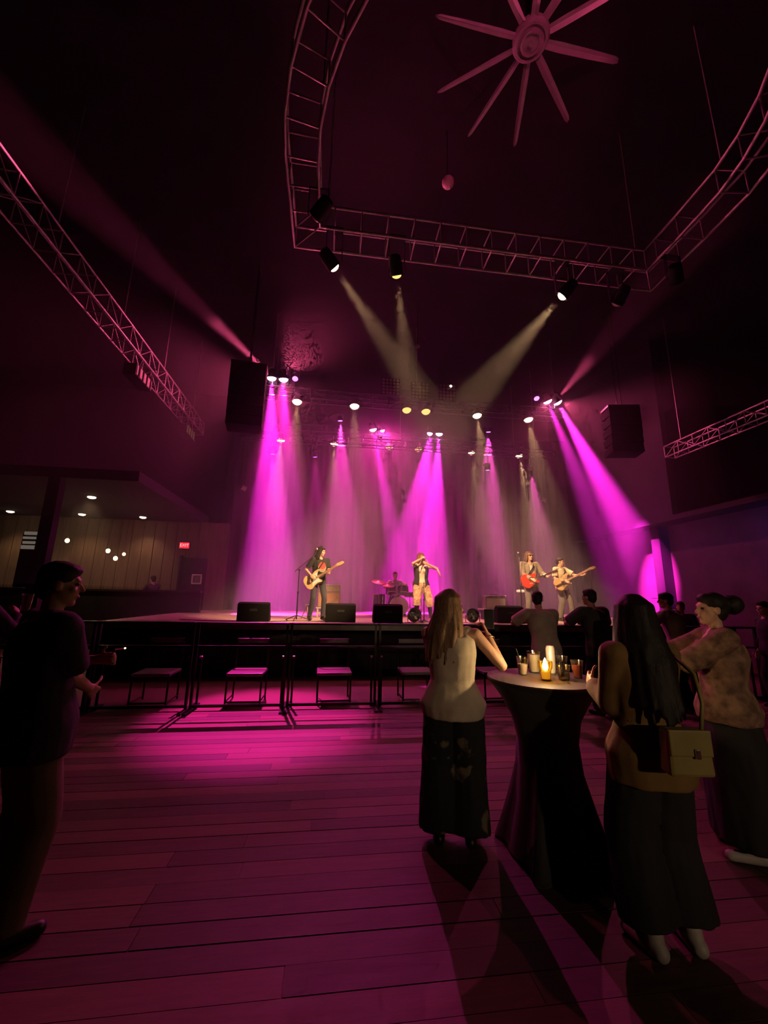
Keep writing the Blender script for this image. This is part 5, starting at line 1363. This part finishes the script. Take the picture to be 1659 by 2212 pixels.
# person behind him, cut by the frame
p = Person('person in dark clothes at the left frame edge holding a pale cup', (-2.92, 3.75, 0), -0.3, 1.80, SKIN2, hands=(V((-2.70, 3.95, 1.40)), None), head=(-0.2, 0), curl=(1.0, 0.6), voxel=0.011, group='audience', elbow=(V((0.7, 0.1, -0.8)), None))
p.top(C_CHAR, sleeve=1.9); p.pants(C_BLACK); p.shoes(C_BSHOE); p.hair(H_DARK, 'short'); p.eyes()
cup(-2.66, 3.99, 'pale cup held by the person at the left edge', 0.15, 0.032, 0.045, D_WHITE, 0.9, z=1.43)
# leaners on the rail
p = Person('man in grey t-shirt leaning on the crowd rail', (3.17, 5.75, 0), -0.05, 1.76, SKIN2, hands=(V((3.27, 6.25, 1.25)), V((3.04, 6.27, 1.25))), drop=0.03, lean=(0, 0.16), head=(-0.5, -0.05), curl=(0.7, 0.7), group='audience', width=1.12, elbow=(V((1, -0.3, -0.45)), V((-1, -0.3, -0.3))))
p.top(C_GREY, sleeve=0.85, e=0.024, low=-0.16, loose=0.03); p.pants(C_BLACK); p.shoes(C_BSHOE); p.hair(H_DARK, 'short'); p.eyes()
p = Person('man in black shirt standing at the crowd rail', (4.02, 5.75, 0), 0.2, 1.80, SKIN2, hands=(V((4.16, 6.22, 1.25)), V((3.78, 6.22, 1.25))), drop=0.02, lean=(0, 0.1), head=(0.25, 0), curl=(0.7, 0.7), group='audience', width=1.1, elbow=(V((1, -0.4, -0.5)), V((-1, -0.4, -0.5))))
p.top(C_CHAR, sleeve=0.9, e=0.024, low=-0.15, loose=0.03); p.pants(C_BLACK); p.shoes(C_BSHOE); p.hair(H_DARK, 'short'); p.eyes()
p = Person('woman with dark hair between the rail leaners', (4.05, 5.0, 0), 0.35, 1.66, SKIN1, head=(0.5, 0), female=True, group='audience')
p.top(C_BLACK, sleeve=1.9); p.pants(C_BLACK); p.shoes(C_BSHOE); p.hair(H_DARK, 'long', 0.3); p.eyes()
p = Person('man in warm grey shirt and dark peaked cap at the rail', (5.40, 5.80, 0), 0.5, 1.77, SKIN1, hands=(V((5.40, 6.24, 1.28)), V((5.05, 6.16, 1.27))), drop=0.02, lean=(0, 0.10), head=(0.45, 0), curl=(0.7, 0.7), group='audience', width=1.1, elbow=(V((1, -0.4, -0.5)), V((-1, -0.4, -0.5))))
p.top(C_GREY2, sleeve=0.9, e=0.024, low=-0.15, loose=0.03); p.pants(C_BLACK); p.shoes(C_BSHOE); p.hair(H_DARK, 'short'); p.eyes(); p.cap(C_BLACK)
p = Person('person in black at the far right of the rail', (7.06, 5.85, 0), 1.2, 1.64, SKIN1, head=(0.3, 0), group='audience')
p.top(C_BLACK, sleeve=1.9); p.pants(C_BLACK); p.shoes(C_BSHOE); p.hair(H_DARK, 'short'); p.eyes()
for (x, y, fc_, hh, lb, c) in ((6.2, 7.7, 2.6, 1.70, 'bystander in pink lit shirt below the right stage corner', C_GREY2), (7.2, 7.6, 2.2, 1.62, 'shorter bystander in dark top near the right stage corner', C_CHAR)):
    p = Person(lb, (x, y, 0), fc_, hh, SKIN1, group='audience', voxel=0.013)
    p.top(c, sleeve=0.8); p.pants(C_BLACK); p.shoes(C_BSHOE); p.hair(H_BROWN, 'short'); p.eyes()
# people sitting in the bar area
for (x, y, fc_, c, lb) in ((-5.68, 14.0, 0.9, C_CHAR, 'seated bar guest in dark jacket under the pendants'), (-9.80, 14.1, -0.6, C_WHITE, 'seated bar guest in white shirt at the far left')):
    p = Person(lb, (x, y, 0.75), fc_, 1.74, SKIN1, drop=0.33, feet=None, lean=(0, 0.10), group='bar guests', seat=True, voxel=0.013, hands=(V((x - 0.1, y, 0)) + Matrix.Rotation(fc_, 3, 'Z') @ V((0.15, 0.4, 1.62)), V((x, y, 0)) + Matrix.Rotation(fc_, 3, 'Z') @ V((-0.15, 0.4, 1.62))))
    p.top(c, sleeve=1.9); p.pants(C_BLACK); p.shoes(C_BSHOE); p.hair(H_DARK, 'short'); p.eyes()
    so_ = thing('bar_stool', 'low round stool under the ' + lb.split(' at')[0].split(' under')[0], 'stool', (x, y - 0.0, 0.75))
    MB().lathe([(0.15, 0.44), (0.17, 0.46), (0.17, 0.50), (0.02, 0.51)], 20).build('seat', M_BLACK, so_, smooth='auto')
    for k in range(4):
        a = pi / 4 + k * pi / 2
        MB().cyl((0.11 * cos(a), 0.11 * sin(a), 0.45), (0.17 * cos(a), 0.17 * sin(a), 0), 0.012).build('leg', M_CHROME, so_)

bpy.data.scenes.remove(_TS)
